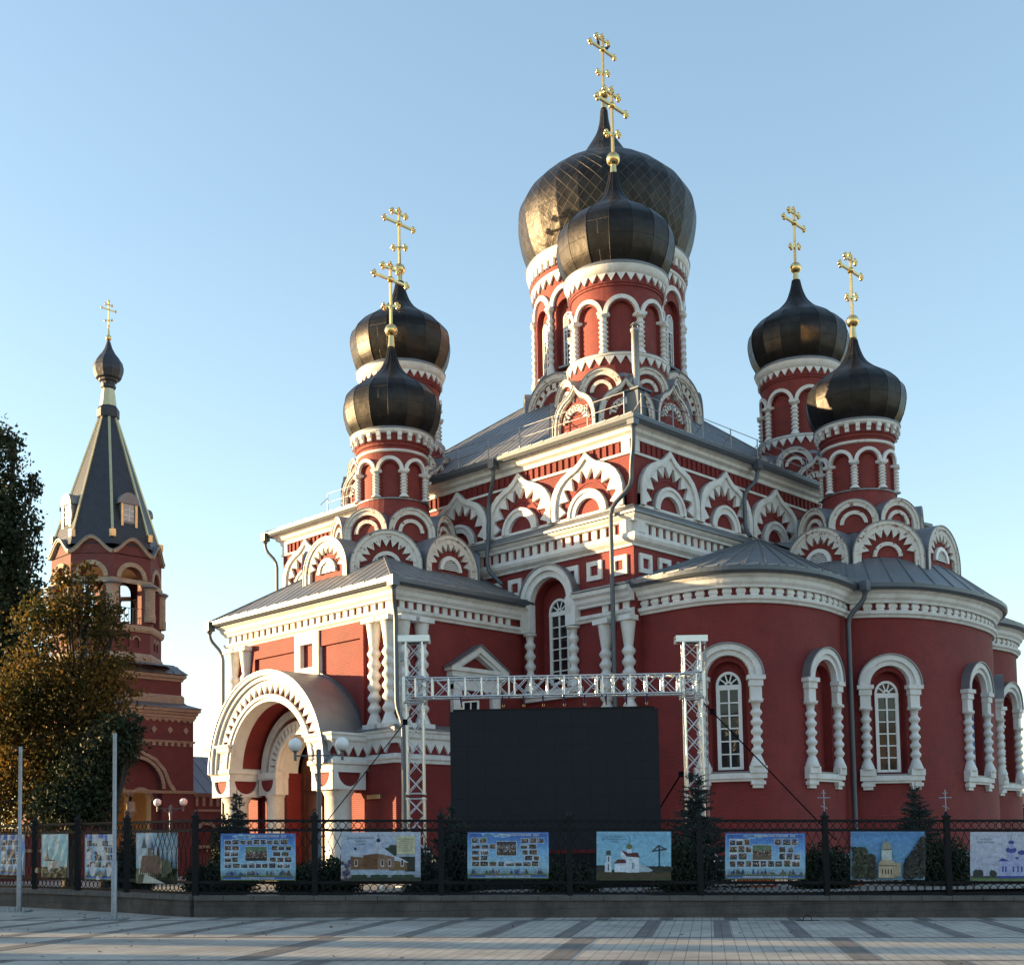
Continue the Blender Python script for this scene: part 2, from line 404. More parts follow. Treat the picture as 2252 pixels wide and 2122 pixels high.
SHADE = [(4, 18.1, 46, 16, 'unseen pale block added out of view on the left to shade the plaza, nearest the viewer'), (19.9, 21.3, 48, 14, 'narrow unseen block added between two gaps that let sun strips onto the plaza'), (22.5, 35.6, 46, 17, 'unseen pale block added out of view on the left to shade the plaza, nearest the church')]  # unseen blocks added to cast shade on plaza and fence
# ================================================================== church
WX0, WX1, WY0 = -47.6, -36.33, 30.9          # south arm
CX0, CX1, CY0, CY1 = -53.65, -30.26, 38.05, 62.05   # main cube
WCX = -41.95
GZ = 0.45                                     # churchyard level
church = empty("church", (-42, 45, GZ), "red brick church with white trim, grey roofs and black onion domes, south side sunlit", "church")
SW_ = plane(0, CY0, 1, 0)       # cube south wall, a = x
EW_ = plane(CX1, 0, 0, 1)       # cube east wall, a = y
WS_ = plane(0, WY0, 1, 0)       # arm south wall
WE_ = plane(WX1, 0, 0, 1)       # arm east wall
def part(mb, name, mats, parent=church, **k): return mb.build(name, mats, parent, **k)

# ---- walls
b = MB()
HX = -34.62                                    # tall window in the south wall
b.sheet(SW_, CX0, WX0+0.1, GZ, 18.3, du=3)
b.sheet(SW_, WX0+0.1, WX1-0.1, 11.0, 18.3, du=3)
b.sheet(SW_, WX1-0.1, CX1, GZ, 18.3, [(HX, 0.98, 8.25, 11.75, 0.5, 0)], du=3)
b.sheet(EW_, CY0, CY1, GZ, 18.3, du=4)
b.sheet(plane(CX1, CY1, -1, 0), 0, CX1-CX0, GZ, 18.3, du=4)
b.sheet(plane(CX0, CY1, 0, -1), 0, CY1-CY0, GZ, 18.3, du=4)
part(b, "main_wall", [RED])

# ---- upper cornices of the cube
cube_path = [(CX0, CY1), (CX0, CY0), (CX1, CY0), (CX1, CY1)]
def closed_rect(x0, x1, y0, y1): return [(x0, y1), (x0, y0), (x1, y0), (x1, y1)]
b = MB()
b.sweep(cube_path, [(0,17.68),(.1,17.68),(.12,17.84),(.28,17.93),(.3,18.06),(.46,18.16),(.48,18.3),(0,18.3)], 0, True)
b.sweep(cube_path, [(0,17.1),(.08,17.1),(.08,17.2),(0,17.22)], 0, True)
for M, lo, hi in ((SW_, CX0, CX1), (EW_, CY0, CY1)):
    for e in (lo+.02, hi-.44): b.rect(M, e, e+.42, 17.22, 17.68, 0, .085, 0)
    k = 0; x = lo+.6
    while x < hi-.6:
        b.rect(M, x, x+.13, 17.22, 17.66, 0, .06, 1); x += .34
part(b, "upper_cornice", [WHITE, RED])
b = MB()
b.sweep(cube_path, [(.5,18.2),(.5,18.16),(.63,18.14),(.7,18.26),(.7,18.4),(.64,18.4),(.62,18.3),(.52,18.28)], 0, True)
part(b, "roof_gutter", [GREY])

# ---- lower entablature with tooth course
b = MB()
b.sweep(cube_path, [(0,13.4),(.1,13.4),(.12,13.48),(.28,13.6),(.34,13.72),(.32,13.86),(.2,13.92),(0,13.95)], 0, True)
b.sweep(cube_path, [(0,14.36),(.22,14.36),(.24,14.44),(.34,14.5),(.4,14.56),(.4,14.66),(0,14.66)], 0, True)
for M, lo, hi in ((SW_, CX0, CX1), (EW_, CY0, CY1)):
    for e in (lo-.02, hi-.5): b.rect(M, e, e+.52, 13.93, 14.4, 0, .24, 0)
    x = lo+.62
    while x < hi-.8: b.rect(M, x, x+.26, 13.94, 14.38, 0, .08, 0); x += .47
part(b, "lower_entablature", [WHITE])
b = MB()
b.sweep(cube_path, [(.0,15.08),(.02,15.08),(.5,14.7),(.5,14.61),(.47,14.61),(.46,14.67),(0,14.7)], 0, True)
part(b, "ledge_flashing", [ROOF])

# ---- ogee gables (kokoshniks) on the cube
KO = [(1,0),(1,.18),(.985,.33),(.93,.47),(.82,.6),(.66,.7),(.48,.765),(.32,.81),(.2,.865),(.11,.925),(.05,.97),(0,1)]
def ogee(c, z0, hw, h): 
    L = [(c-hw*x, z0+h*y) for x, y in KO]
    return L+[(2*c-a, z) for a, z in L[-2::-1]]
def teeth(b, M, c, zc, rx, rz, tx, tz, n, t0, t1, d0, d1, m, wf=.92):
    st = (t1-t0)/n
    for i in range(n):
        f = math.radians(t0+st*(i+.5)); w2 = math.radians(st/2*wf)
        P = lambda t, X, Z: (c-X*math.cos(t), zc+Z*math.sin(t))
        b.slab(M, [P(f-w2, rx, rz), P(f, tx, tz), P(f+w2, rx, rz)], d0, d1, m)
def koko_cube(M, c):
    b = MB(); z0, hw, h = 15.08, 1.93, 2.52
    O = ogee(c, z0, hw, h)
    I = []
    for a, z in O:
        t = math.atan2((z-z0)/1.86, (c-a)/1.62); I.append((c-1.62*math.cos(t), z0+1.86*math.sin(t)))
    b.band(M, O, I, 0, .15, 0)
    I2 = [(c+(a-c)*.865, z0+(z-z0)*.90) for a, z in O]
    b.band(M, O, I2, 0, .25, 0)
    teeth(b, M, c, z0, 1.64, 1.88, 1.22, 1.45, 9, 2, 178, 0, .15, 0, .86)
    b.band(M, arc(c, z0, 1.2, rz=1.38), arc(c, z0, 1.12, rz=1.3), 0, .03, 1)
    b.band(M, arc(c, z0, 1.03), arc(c, z0, .66), 0, .16, 0)
    b.band(M, arc(c, z0, 1.03), arc(c, z0, .9), 0, .22, 0)
    b.rect(M, c-hw, c+hw, z0-.06, z0+.05, 0, .12, 0)
    part(b, "ogee_gable", [WHITE, RED])
for i in range(6):
    koko_cube(SW_, CX1-2.23-3.8*i)
    koko_cube(EW_, CY0+2.25+3.93*i)

# ---- square recessed frames under the entablature
def square_frame(M, c, z, h=.39, t=.19):
    b = MB()
    for (a0,a1,z0,z1) in ((c-h,c+h,z+h-t,z+h),(c-h,c+h,z-h,z-h+t),(c-h,c-h+t,z-h+t,z+h-t),(c+h-t,c+h,z-h+t,z+h-t)): b.rect(M, a0,a1,z0,z1, 0, .1, 0)
    b.rect(M, c-h+t, c+h-t, z-h+t, z+h-t, 0, .012, 1)
    part(b, "square_frame", [WHITE, RED])
for x in (-30.95, -32.25, -33.5, -36.72, -37.95): square_frame(SW_, x, 12.72)
for y in (38.72, 39.95, 41.2): square_frame(EW_, y, 12.76)

# ---- main roof
def roof_plane(b, eave_a, eave_b, tops, pitch_pt, sp=.55, m=0, seam=True, h=.018):
    """roof facet with standing seams: eave edge a-b, upper outline tops (from b side back to a side)"""
    A, B = Vector(eave_a), Vector(eave_b); T = [Vector(t) for t in tops]
    poly = [A, B]+T; b.add(poly, [list(range(len(poly)))], m)
    if not seam: return
    e = (B-A); L = e.length; e /= L
    nrm = (B-A).cross(T[0]-A)
    if nrm.length < 1e-6: nrm = (B-A).cross(T[-1]-A)
    nrm.normalize()
    if nrm.z < 0: nrm = -nrm
    up = nrm.cross(e); 
    if up.z < 0: up = -up
    n = int(L/sp)
    edges = [(poly[i], poly[(i+1) % len(poly)]) for i in range(1, len(poly))]
    for i in range(1, n):
        P = A+e*(L*i/n); best = None
        for p, q in edges:
            # solve P + up*t on segment p-q, in plane coordinates (e, up)
            pe, pu, qe, qu = (p-P).dot(e), (p-P).dot(up), (q-P).dot(e), (q-P).dot(up)
            if (pe <= 0 <= qe) or (qe <= 0 <= pe):
                if abs(qe-pe) < 1e-6: continue
                t = pu+(qu-pu)*(-pe)/(qe-pe)
                if t > .02 and (best is None or t < best): best = t
        if best: b.bar(P+nrm*h/2, P+up*best+nrm*h/2, .03, h, m, up=nrm)
ex0, ex1, ey0, ey1, ez = CX0-.66, CX1+.66, CY0-.66, CY1+.66, 18.42
apx = Vector((-41.9, 50.2, 27.3)); kk = 2.3; kz = 19.2
b = MB()
cs = [(ex0,ey0,ez),(ex1,ey0,ez),(ex1,ey1,ez),(ex0,ey1,ez)]
ci = [(ex0+kk,ey0+kk,kz),(ex1-kk,ey0+kk,kz),(ex1-kk,ey1-kk,kz),(ex0+kk,ey1-kk,kz)]
for i in range(4):
    j = (i+1) % 4
    roof_plane(b, cs[i], cs[j], [ci[j], ci[i]], None, .5); roof_plane(b, ci[i], ci[j], [apx], None, .5)
    b.bar(Vector(cs[i])+Vector((0,0,.02)), ci[i], .12, .05, 0); b.bar(Vector(ci[i]), apx, .12, .05, 0)
part(b, "main_roof", [ROOF])

def eave_flaps(path, z0, d, parent=church, name="snow_guard"):
    b = MB(); M = pathmap(path); a = .3
    while a < M.length-.3:
        p = Vector(M(a, z0, d)); q = Vector(M(min(a+.62, M.length), z0+.035, d))
        o = Vector(M(a, z0, d-1))-p; o.z = .32; o.normalize()
        b.add([p, q, q+o*.3, p+o*.3, p+Vector((0,0,.05)), q+Vector((0,0,.05)), q+o*.3+Vector((0,0,.05)), p+o*.3+Vector((0,0,.05))],
              [(4,5,6,7),(0,1,5,4),(1,2,6,5),(3,0,4,7),(2,3,7,6)], 0)
        a += .66
    part(b, name, [ROOF], parent)
eave_flaps([(CX0, CY0), (CX1, CY0), (CX1, CY1-6)], 18.42, .62)

# ---- roof railing with rails
def railing(p, q, n, hgt=.95):
    b = MB(); p, q = Vector(p), Vector(q); inw = Vector((0,0,1)).cross((q-p).normalized())
    for i in range(n+1):
        r = p.lerp(q, i/n); b.tube([r, r+Vector((0,0,hgt))], .028, 6)
        b.tube([r+Vector((0,0,hgt*.75)), r+inw*.45+Vector((0,0,.28))], .018, 5)
    for f in (.5, .98): b.tube([p+Vector((0,0,hgt*f)), q+Vector((0,0,hgt*f))], .018, 6)
    part(b, "roof_railing", [ZINC])
railing((CX1-.1, CY0-.25, 18.6), (-49.5, CY0-.25, 18.6), 10)
railing((CX1+.25, CY0+.4, 18.6), (CX1+.25, 57, 18.6), 9)

# ---- chimney by the roof corner
b = MB()
c = Vector((-30.95, 39.35, 18.6))
b.box(c.x-.36, c.x+.36, c.y-.36, c.y+.36, 18.5, 20.05); b.box(c.x-.46, c.x+.46, c.y-.46, c.y+.46, 20.05, 20.13)
ch = part(b, "chimney", [GREY])
b = MB(); b.lathe((c.x, c.y), [(.16,20.1),(.16,22.6),(.2,22.62),(.2,22.72),(.13,22.72)], 14); b.lathe((c.x, c.y), [(.22,22.85),(.1,22.98)], 12)
for k in range(4): b.bar((c.x+.15*math.cos(k*PI/2), c.y+.15*math.sin(k*PI/2), 22.7), (c.x+.15*math.cos(k*PI/2), c.y+.15*math.sin(k*PI/2), 22.87), .02)
part(b, "flue_pipe", [ZINC], ch)

# ================================================================== towers
def bulb_column(b, x, y, z0, z1, r, nb, m=0, seg=10, flare=True):
    """half-baluster column of stacked bulbs"""
    P = []; h = z1-z0; zb = z0+(h*.16 if flare else h*.05); zt = z1-(h*.12 if flare else h*.05)
    P += [(r*1.25, z0), (r*1.25, z0+h*.03), (r*.7, zb-.01)]
    st = (zt-zb)/nb
    for i in range(nb):
        z = zb+st*i
        P += [(r*.6, z), (r*.61, z+st*.14), (r*.86, z+st*.3), (r, z+st*.48), (r*.96, z+st*.62), (r*.7, z+st*.84), (r*.6, z+st*.94)]
    P += [(r*.62, zt), (r*.8, z1-h*.04), (r*1.2, z1-h*.035), (r*1.2, z1)]
    b.lathe((x, y), P, seg, m, True)
def cross_mesh(parent, c, zb, s=1.0):
    b = MB(); x, y = c
    b.ball((x, y, zb), .29*s, 12)
    b.lathe((x, y), [(.16*s, zb-.78*s), (.115*s, zb-.25*s)], 12)
    b.bar((x, y, zb+.2*s), (x, y, zb+3.02*s), .085*s, .085*s)
    for k in range(40): 
        z = zb+.3*s+k*.067*s; b.obox((x, y, z), (.055*s,0,0), (0,.055*s,0), (0,0,.017*s))
    def arm(z, h, tilt, bl):
        p, q = Vector((x, y-h, z-tilt)), Vector((x, y+h, z+tilt))
        b.bar(p, q, .11*s, .11*s)
        d = (q-p).normalized(); u = Vector((0,0,1)); u = (u-d*u.dot(d)).normalized()
        for e, sg in ((p, -1), (q, 1)):
            for o in (d*sg*.1, u*.1, -u*.1): b.ball(e+o*s, bl*s, 8)
    arm(zb+2.36*s, .93*s, 0, .09)
    arm(zb+2.88*s, .43*s, 0, .09)
    arm(zb+1.12*s, .38*s, .13*s, .09)
    for o in ((0, 0, 3.14), (0, .1, 3.03), (0, -.1, 3.03)): b.ball((x+o[0]*s, y+o[1]*s, zb+o[2]*s), .08*s, 8)
    b.ball((x, y, zb+2.36*s), .16*s, 10)
    part(b, "cross", [GOLD], parent, )
SMALLD = [(.80,-.03),(.85,.05),(.93,.2),(.985,.42),(1,.6),(.975,.76),(.93,.84),(.86,.92),(.77,1.01),(.66,1.09),(.54,1.165),(.43,1.24),(.34,1.32),(.265,1.4),(.2,1.5),(.15,1.62),(.11,1.75),(.08,1.9)]
BIGD = [(.84,-.03),(.885,.05),(.95,.22),(.99,.42),(1,.57),(.985,.67),(.94,.77),(.865,.88),(.77,.97),(.68,1.05),(.59,1.115),(.5,1.17),(.4,1.225),(.31,1.29),(.245,1.36),(.19,1.445),(.13,1.54),(.085,1.63),(.055,1.75),(.042,1.88)]
def dome(parent, c, z0, R, prof, n, mt, phase=0.0):
    pr = spline(prof, 4); b = MB()
    rows = [(r*R, z0+z*R) for r, z in pr]
    vs = []; uvs = []; s = 0; S = [0]
    for (r0, q0), (r1, q1) in zip(rows[:-1], rows[1:]): s += math.hypot(r1-r0, q1-q0); S.append(s)
    for j, (r, z) in enumerate(rows):
        for i in range(n): t = phase+2*PI*i/n; vs.append((c[0]+r*math.cos(t), c[1]+r*math.sin(t), z))
    b.uvs = []; w = 2*PI*R/n
    for j in range(len(rows)-1):
        for i in range(n):
            b.f.append([j*n+i, j*n+(i+1) % n, (j+1)*n+(i+1) % n, (j+1)*n+i]); b.m.append(0); b.sm.append(False)
            k = (1.41421 if prof is BIGD else 1.0)
            b.uvs += [(i*k, S[j]), (i*k+k, S[j]), (i*k+k, S[j+1]), (i*k, S[j+1])]
    b.v = vs
    o = part(b, "onion_dome", [mt], parent)
    # facets stay flat across, smooth from bottom to top
    me = o.data
    for p in me.polygons: p.use_smooth = True
    for e in me.edges:
        a, q = e.vertices
        e.use_edge_sharp = abs(me.vertices[a].co.z-me.vertices[q].co.z) > 1e-4
    if prof is SMALLD:
        rb = MB()
        for i in range(n):
            t = phase+2*PI*i/n
            rb.tube([(c[0]+r*1.002*math.cos(t), c[1]+r*1.002*math.sin(t), z) for r, z in rows[::2]], .012, 4)
        part(rb, "dome_seams", [mt], parent)
    return rows
def cornerpt(c, ang, ap): 
    t = math.radians(ang); return (c[0]+ap*math.cos(t), c[1]+ap*math.sin(t))
def face_map(c, ang, ap):
    """octagon face: outward normal at ang"""
    t = math.radians(ang); nx, ny = math.cos(t), math.sin(t)
    return plane(c[0]+nx*ap, c[1]+ny*ap, -ny, nx)
def gable_tier(parent, c, ap, angs, hw, zc, h, z0, ogeeform, t_out, tooth, inner, depth, louver=False, dent=False, mw=None):
    mw = mw or WORN
    for k, ang in enumerate(angs):
        M = face_map(c, ang, ap); b = MB()
        if ogeeform:
            O = ogee(0, z0, hw, h); n = len(O)
            I = [(a*(1-t_out/hw), z0+(z-z0)*(1-t_out/h*.9)) for a, z in O]
        else:
            O = [(-hw, z0)]+arc(0, zc, hw, 0, 180, 20)+[(hw, z0)]; I = [(-hw+t_out, z0)]+arc(0, zc, hw-t_out, 0, 180, 20)+[(hw-t_out, z0)]
        b.slab(M, I, -.3, .0, 1)
        b.band(M, O, I, -.3, .14, 0)
        O2 = [(a*.9, z0+(z-z0)*.94) for a, z in O]
        b.band(M, O, O2, -.3, .2, 0)
        ri = hw-t_out
        if tooth: teeth(b, M, 0, zc, ri+.02, ri+.02, ri-tooth, ri-tooth, 9, 8, 172, 0, .13, 0)
        if inner:
            b.band(M, arc(0, zc, inner[0]), arc(0, zc, inner[1]), 0, .1, 0)
            b.band(M, arc(0, zc, inner[0]+.12), arc(0, zc, inner[0]+.06), 0, .03, 1)
        if dent:
            r0, r1 = dent
            b.band(M, arc(0, zc, r0), arc(0, zc, r0-.07), 0, .1, 0)
            for i in range(9):
                f = math.radians(14+19*i); P = lambda t, X: (-X*math.cos(t), zc+X*math.sin(t)); w2 = .095
                b.slab(M, [P(f-w2, r0-.02), P(f-w2, r1), P(f+w2, r1), P(f+w2, r0-.02)], 0, .1, 0)
        # barrel roof behind the gable
        n = len(O); Q = [(a*1.02, z0+(z-z0)*1.02) for a, z in O]
        b.band(M, Q, O, -depth, .23, 2)
        if louver and ang in (0, -90):
            b.band(M, arc(0, zc-.02, .62), arc(0, zc-.02, .46), 0, .14, 3)
            b.slab(M, arc(0, zc-.02, .46), 0, .01, 4)
            for i in range(5):
                zz = zc+.02+.085*i; hh = math.sqrt(max(0, .44**2-(zz+.05-zc)**2))
                b.slab(M, [(-hh, zz), (hh, zz), (hh, zz+.045), (-hh, zz+.045)], .01, .07, 3)
        part(b, "arched_gable", [mw, REDT, ROOF, PLAINW, DARK], parent)
OCT = [0, 45, 90, 135, 180, 225, 270, 315]
VIS = [-135, -90, -45, 0, 45, 90, 135, 180]
def arcade(parent, c, r, n, phase, zcb, zct, nb, colr, niche, wins=False):
    """columns and arches round a drum; bay centres at phase + k*360/n"""
    ab = MB(); bw = 2*PI*r/n
    for k in range(n):
        ang = math.radians(phase+360*k/n); M = cyl(c[0], c[1], r, ang)
        R = bw/2-.02
        ab.band(M, arc(0, zct, R, 0, 180, 16), arc(0, zct, R-.17*(r/1.95)**.6, 0, 180, 16), 0, .13, 0)
        x, y = c[0]+(r+.05)*math.cos(ang+PI/n), c[1]+(r+.05)*math.sin(ang+PI/n)
        b = MB(); bulb_column(b, x, y, zcb, zct-.1, colr, nb)
        t = Vector((-math.sin(ang+PI/n), math.cos(ang+PI/n), 0)); o = Vector((math.cos(ang+PI/n), math.sin(ang+PI/n), 0))
        b.obox((x, y, zct-.04), t*colr*1.15, o*colr*1.05, (0,0,.06))
        part(b, "arcade_column", [WHITE], parent)
        if wins:
            W = MB(); hw, zs, zp = .34, zcb+.35, zct-.75
            O = [(-hw, zs)]+arc(0, zp, hw, n=12)+[(hw, zs)]; I = [(-hw+.08, zs+.08)]+arc(0, zp, hw-.08, n=12)+[(hw-.08, zs+.08)]
            W.band(M, O, I, -niche, -niche+.1, 0); W.rect(M, -hw, hw, zs, zs+.09, -niche, -niche+.1, 0)
            W.rect(M, -hw, hw, zp-.62, zp-.52, -niche, -niche+.09, 0)
            for a in (-.09, .17): W.rect(M, a-.02+(-.04), a+.02-.04, zs, zp-.5, -niche, -niche+.07, 0)
            zz = zs
            while zz < zp-.7: W.rect(M, -hw, hw, zz, zz+.035, -niche, -niche+.07, 0); zz += .42
            zz = zp-.48
            while zz < zp+.2: W.rect(M, -hw+.1, hw-.1, zz, zz+.05, -niche, -niche+.08, 0); zz += .09
            W.slab(M, I, -niche-.02, -niche+.02, 1)
            W.rect(M, -.5, .5, zs-.12, zs-.02, -niche, .06, 2)
            part(W, "drum_window", [PLAINW, GLASS, ROOF], parent)
    part(ab, "arch_band", [WHITE], parent)
def drum_wall(b, c, r, z0, z1, n, phase, hw, zs, zp, dep, m=0):
    bw = 2*PI*r/n
    for k in range(n):
        M = cyl(c[0], c[1], r, math.radians(phase+360*k/n))
        b.sheet(M, -bw/2, bw/2, z0, z1, [(0, hw, zs, zp, dep, m)], du=bw/4, m=m)
def zigzag(b, c, r, n, zt, zb, d, m=0):
    for k in range(n):
        M = cyl(c[0], c[1], r, 2*PI*k/n); w2 = PI*r/n*.97
        b.slab(M, [(-w2, zt), (0, zb), (w2, zt)], 0, d, m)

def corner_tower(c, name="corner_tower"):
    """large drum on the main roof"""
    r = 1.95
    b = MB(); drum_wall(b, c, r, 21.9, 25.2, 8, 0, .55, 21.95, 23.72, .14)
    b.lathe(c, [(2.12, 20.2), (2.12, 21.75), (2.05, 21.9), (r, 21.9)], 40, 0, False, cap=False)
    b.lathe(c, [(r, 24.93), (r+.06, 24.95), (r+.06, 25.03), (r, 25.05)], 40, 0, False, cap=False)
    b.lathe(c, [(r, 25.0), (r+.1, 25.06), (r+.1, 25.5)], 40, 0, False, cap=False)
    # octagonal base with two rising stages
    for ap, z0, z1, ph in ((2.66, 17.5, 19.4, 22.5), (2.36, 19.0, 20.7, 0)):
        R = ap/math.cos(PI/8); b.lathe(c, [(R, z0), (R, z1), (R*.75, z1+.5)], 8, 0, False, cap=False, phase=math.radians(ph))
    t = part(b, name, [REDT])
    b = MB()
    b.lathe(c, [(r, 21.86), (2.2, 21.9), (2.22, 22.0), (2.05, 22.08), (r, 22.08)], 48, 0, True, cap=False)
    zigzag(b, c, 2.12, 30, 21.88, 21.52, .07)
    part(b, "base_moulding", [WHITE], t); b = MB()
    b.lathe(c, [(2.05, 25.42), (2.13, 25.44), (2.2, 25.6), (2.26, 25.72), (2.26, 25.84), (1.9, 25.9)], 48, 0, True, cap=False)
    zigzag(b, c, r+.1, 32, 25.46, 25.12, .08)
    part(b, "drum_cornice", [WHITE], t)
    b = MB(); b.lathe(c, [(2.28, 25.8), (2.3, 25.86), (2.1, 26.02)], 48, 0, True, cap=False); part(b, "dome_flashing", [ROOF], t); b = MB()
    b.lathe(c, [(2.22, 22.0), (2.24, 22.03), (1.95, 22.12)], 48, 0, True, cap=False); part(b, "sill_flashing", [ROOF], t); b = MB()
    R2 = 2.75/math.cos(PI/8)
    b.lathe(c, [(R2*1.0, 19.3), (R2*.8, 20.1), (2.0, 20.35)], 8, 0, False, cap=False, phase=PI/8)
    b.lathe(c, [(2.35, 20.6), (2.1, 21.2)], 24, 0, False, cap=False)
    part(b, "gable_roof", [ROOF], t)
    arcade(t, c, r, 8, 0, 22.0, 23.78, 6, .205, .14)
    gable_tier(t, c, 2.75, VIS, 1.14, 19.15, 2.02, 18.6, True, .22, 0, None, .7, dent=(.7, .42))
    gable_tier(t, c, 2.43, [a+22.5 for a in VIS], .93, 20.3, 0, 20.0, False, .25, 0, (.48, .33), .45)
    dome(t, c, 25.95, 2.57, SMALLD, 16, DOME, PI/16)
    cross_mesh(t, c, 31.5, 1.03)
    return t
def small_tower(c, name):
    """smaller drum with two gable tiers above a low roof"""
    r = 1.53
    b = MB(); drum_wall(b, c, r, 16.85, 19.45, 8, 0, .42, 16.9, 18.08, .12)
    b.lathe(c, [(1.78, 15.7), (1.74, 16.1), (r+.04, 16.9), (r, 16.9)], 40, 0, False, cap=False)
    b.lathe(c, [(r, 19.2), (r+.07, 19.24), (r+.07, 19.36), (r+.14, 19.42), (r+.14, 19.8)], 40, 0, False, cap=False)
    for ap, z0, z1, ph in ((3.56, 11.0, 13.6, 22.5), (2.34, 13.5, 15.6, 0)):
        R = ap/math.cos(PI/8); b.lathe(c, [(R, z0), (R, z1), (R*.8, z1+.4)], 8, 0, False, cap=False, phase=math.radians(ph))
    t = part(b, name, [REDT])
    b = MB()
    b.lathe(c, [(r, 18.95), (r+.08, 18.97), (r+.08, 19.06), (r, 19.08)], 48, 0, True, cap=False); part(b, "string_course", [WHITE], t); b = MB()
    b.lathe(c, [(r+.14, 19.74), (1.82, 19.76), (1.86, 19.84), (1.86, 19.92), (1.5, 19.98)], 48, 0, True, cap=False)
    for k in range(24):
        M = cyl(c[0], c[1], r+.14, 2*PI*k/24); b.rect(M, -.08, .08, 19.42, 19.76, 0, .12, 0); b.rect(M, -.08, .08, 19.58, 19.76, .12, .19, 0)
    part(b, "drum_cornice", [WHITE], t)
    b = MB(); b.lathe(c, [(1.88, 19.9), (1.9, 19.95), (1.72, 20.06)], 48, 0, True, cap=False); part(b, "dome_flashing", [ROOF], t); b = MB()
    b.lathe(c, [(r+.1, 16.84), (r+.1, 16.9), (r-.05, 16.95)], 40, 0, False, cap=False); part(b, "sill_flashing", [ROOF], t); b = MB()
    R2 = 3.62/math.cos(PI/8); b.lathe(c, [(R2, 13.7), (R2*.6, 14.85), (2.0, 15.0)], 8, 0, False, cap=False, phase=PI/8)
    b.lathe(c, [(2.3, 15.3), (1.76, 16.05)], 24, 0, False, cap=False)
    part(b, "gable_roof", [ROOF], t)
    arcade(t, c, r, 8, 0, 16.92, 18.15, 6, .175, .12)
    gable_tier(t, c, 3.62, VIS, 1.48, 13.4, 0, 12.6, False, .36, .3, (.62, .46), 1.3, louver=True)
    gable_tier(t, c, 2.42, [a+22.5 for a in VIS], 1.04, 15.15, 0, 14.8, False, .27, 0, (.58, .42), .55)
    dome(t, c, 20.0, 2.18, SMALLD, 16, DOME, 0)
    cross_mesh(t, c, 25.0, 1.0)
    return t
def big_tower(c):
    r = 3.97
    b = MB(); drum_wall(b, c, r, 25.6, 31.2, 12, 6, .66, 25.85, 29.0, .3)
    b.lathe(c, [(4.2, 23.5), (4.2, 25.5), (r, 25.65)], 48, 0, False, cap=False)
    b.lathe(c, [(r, 31.2), (r+.12, 31.25), (r+.12, 31.9)], 60, 0, False, cap=False)
    R = 4.3/math.cos(PI/8); b.lathe(c, [(R, 20.5), (R, 24.4), (R*.9, 25.2)], 8, 0, False, cap=False, phase=PI/8)
    t = part(b, "central_tower", [REDT])
    b = MB()
    zigzag(b, c, r+.02, 44, 31.12, 30.62, .1)
    b.lathe(c, [(r, 31.05), (r+.16, 31.08), (r+.18, 31.2), (r+.1, 31.3), (r, 31.32)], 72, 0, True, cap=False)
    part(b, "zigzag_moulding", [WHITE], t); b = MB()
    b.lathe(c, [(r+.12, 31.86), (r+.3, 31.9), (r+.34, 32.05), (r+.4, 32.2), (r+.4, 32.4), (r, 32.5)], 72, 0, True, cap=False)
    for k in range(54):
        M = cyl(c[0], c[1], r+.12, 2*PI*k/54); b.rect(M, -.12, .12, 31.52, 31.92, 0, .16, 0)
    part(b, "drum_cornice", [WHITE], t); b = MB()
    b.lathe(c, [(r, 25.55), (r+.2, 25.6), (r+.22, 25.72), (r, 25.85)], 72, 0, True, cap=False)
    part(b, "base_moulding", [WHITE], t)
    b = MB(); b.lathe(c, [(r+.42, 32.36), (r+.44, 32.42), (r+.1, 32.6)], 72, 0, True, cap=False); part(b, "dome_flashing", [ROOF], t); b = MB()
    R2 = 4.4/math.cos(PI/8); b.lathe(c, [(R2, 23.9), (4.25, 25.55), (4.0, 25.6)], 8, 0, False, cap=False, phase=PI/8)
    part(b, "gable_roof", [ROOF], t)
    arcade(t, c, r, 12, 6, 25.85, 29.42, 7, .2, .3, wins=True)
    gable_tier(t, c, 4.4, VIS, 1.82, 23.75, 0, 21.5, False, .34, 0, (1.12, .98), 1.3, dent=(1.5, 1.12))
    dome(t, c, 32.45, 4.8, BIGD, 24, DOMEBIG, PI/24)
    cross_mesh(t, c, 42.42, 1.07)
    return t
corner_tower((-33.2, 40.98)); corner_tower((-47.5, 41.0)); corner_tower((-33.2, 55.8)); corner_tower((-47.5, 55.8))
small_tower((-41.96, 35.67), "arm_tower"); small_tower((-27.0, 50.1), "arm_tower")
big_tower((-41.55, 50.6))

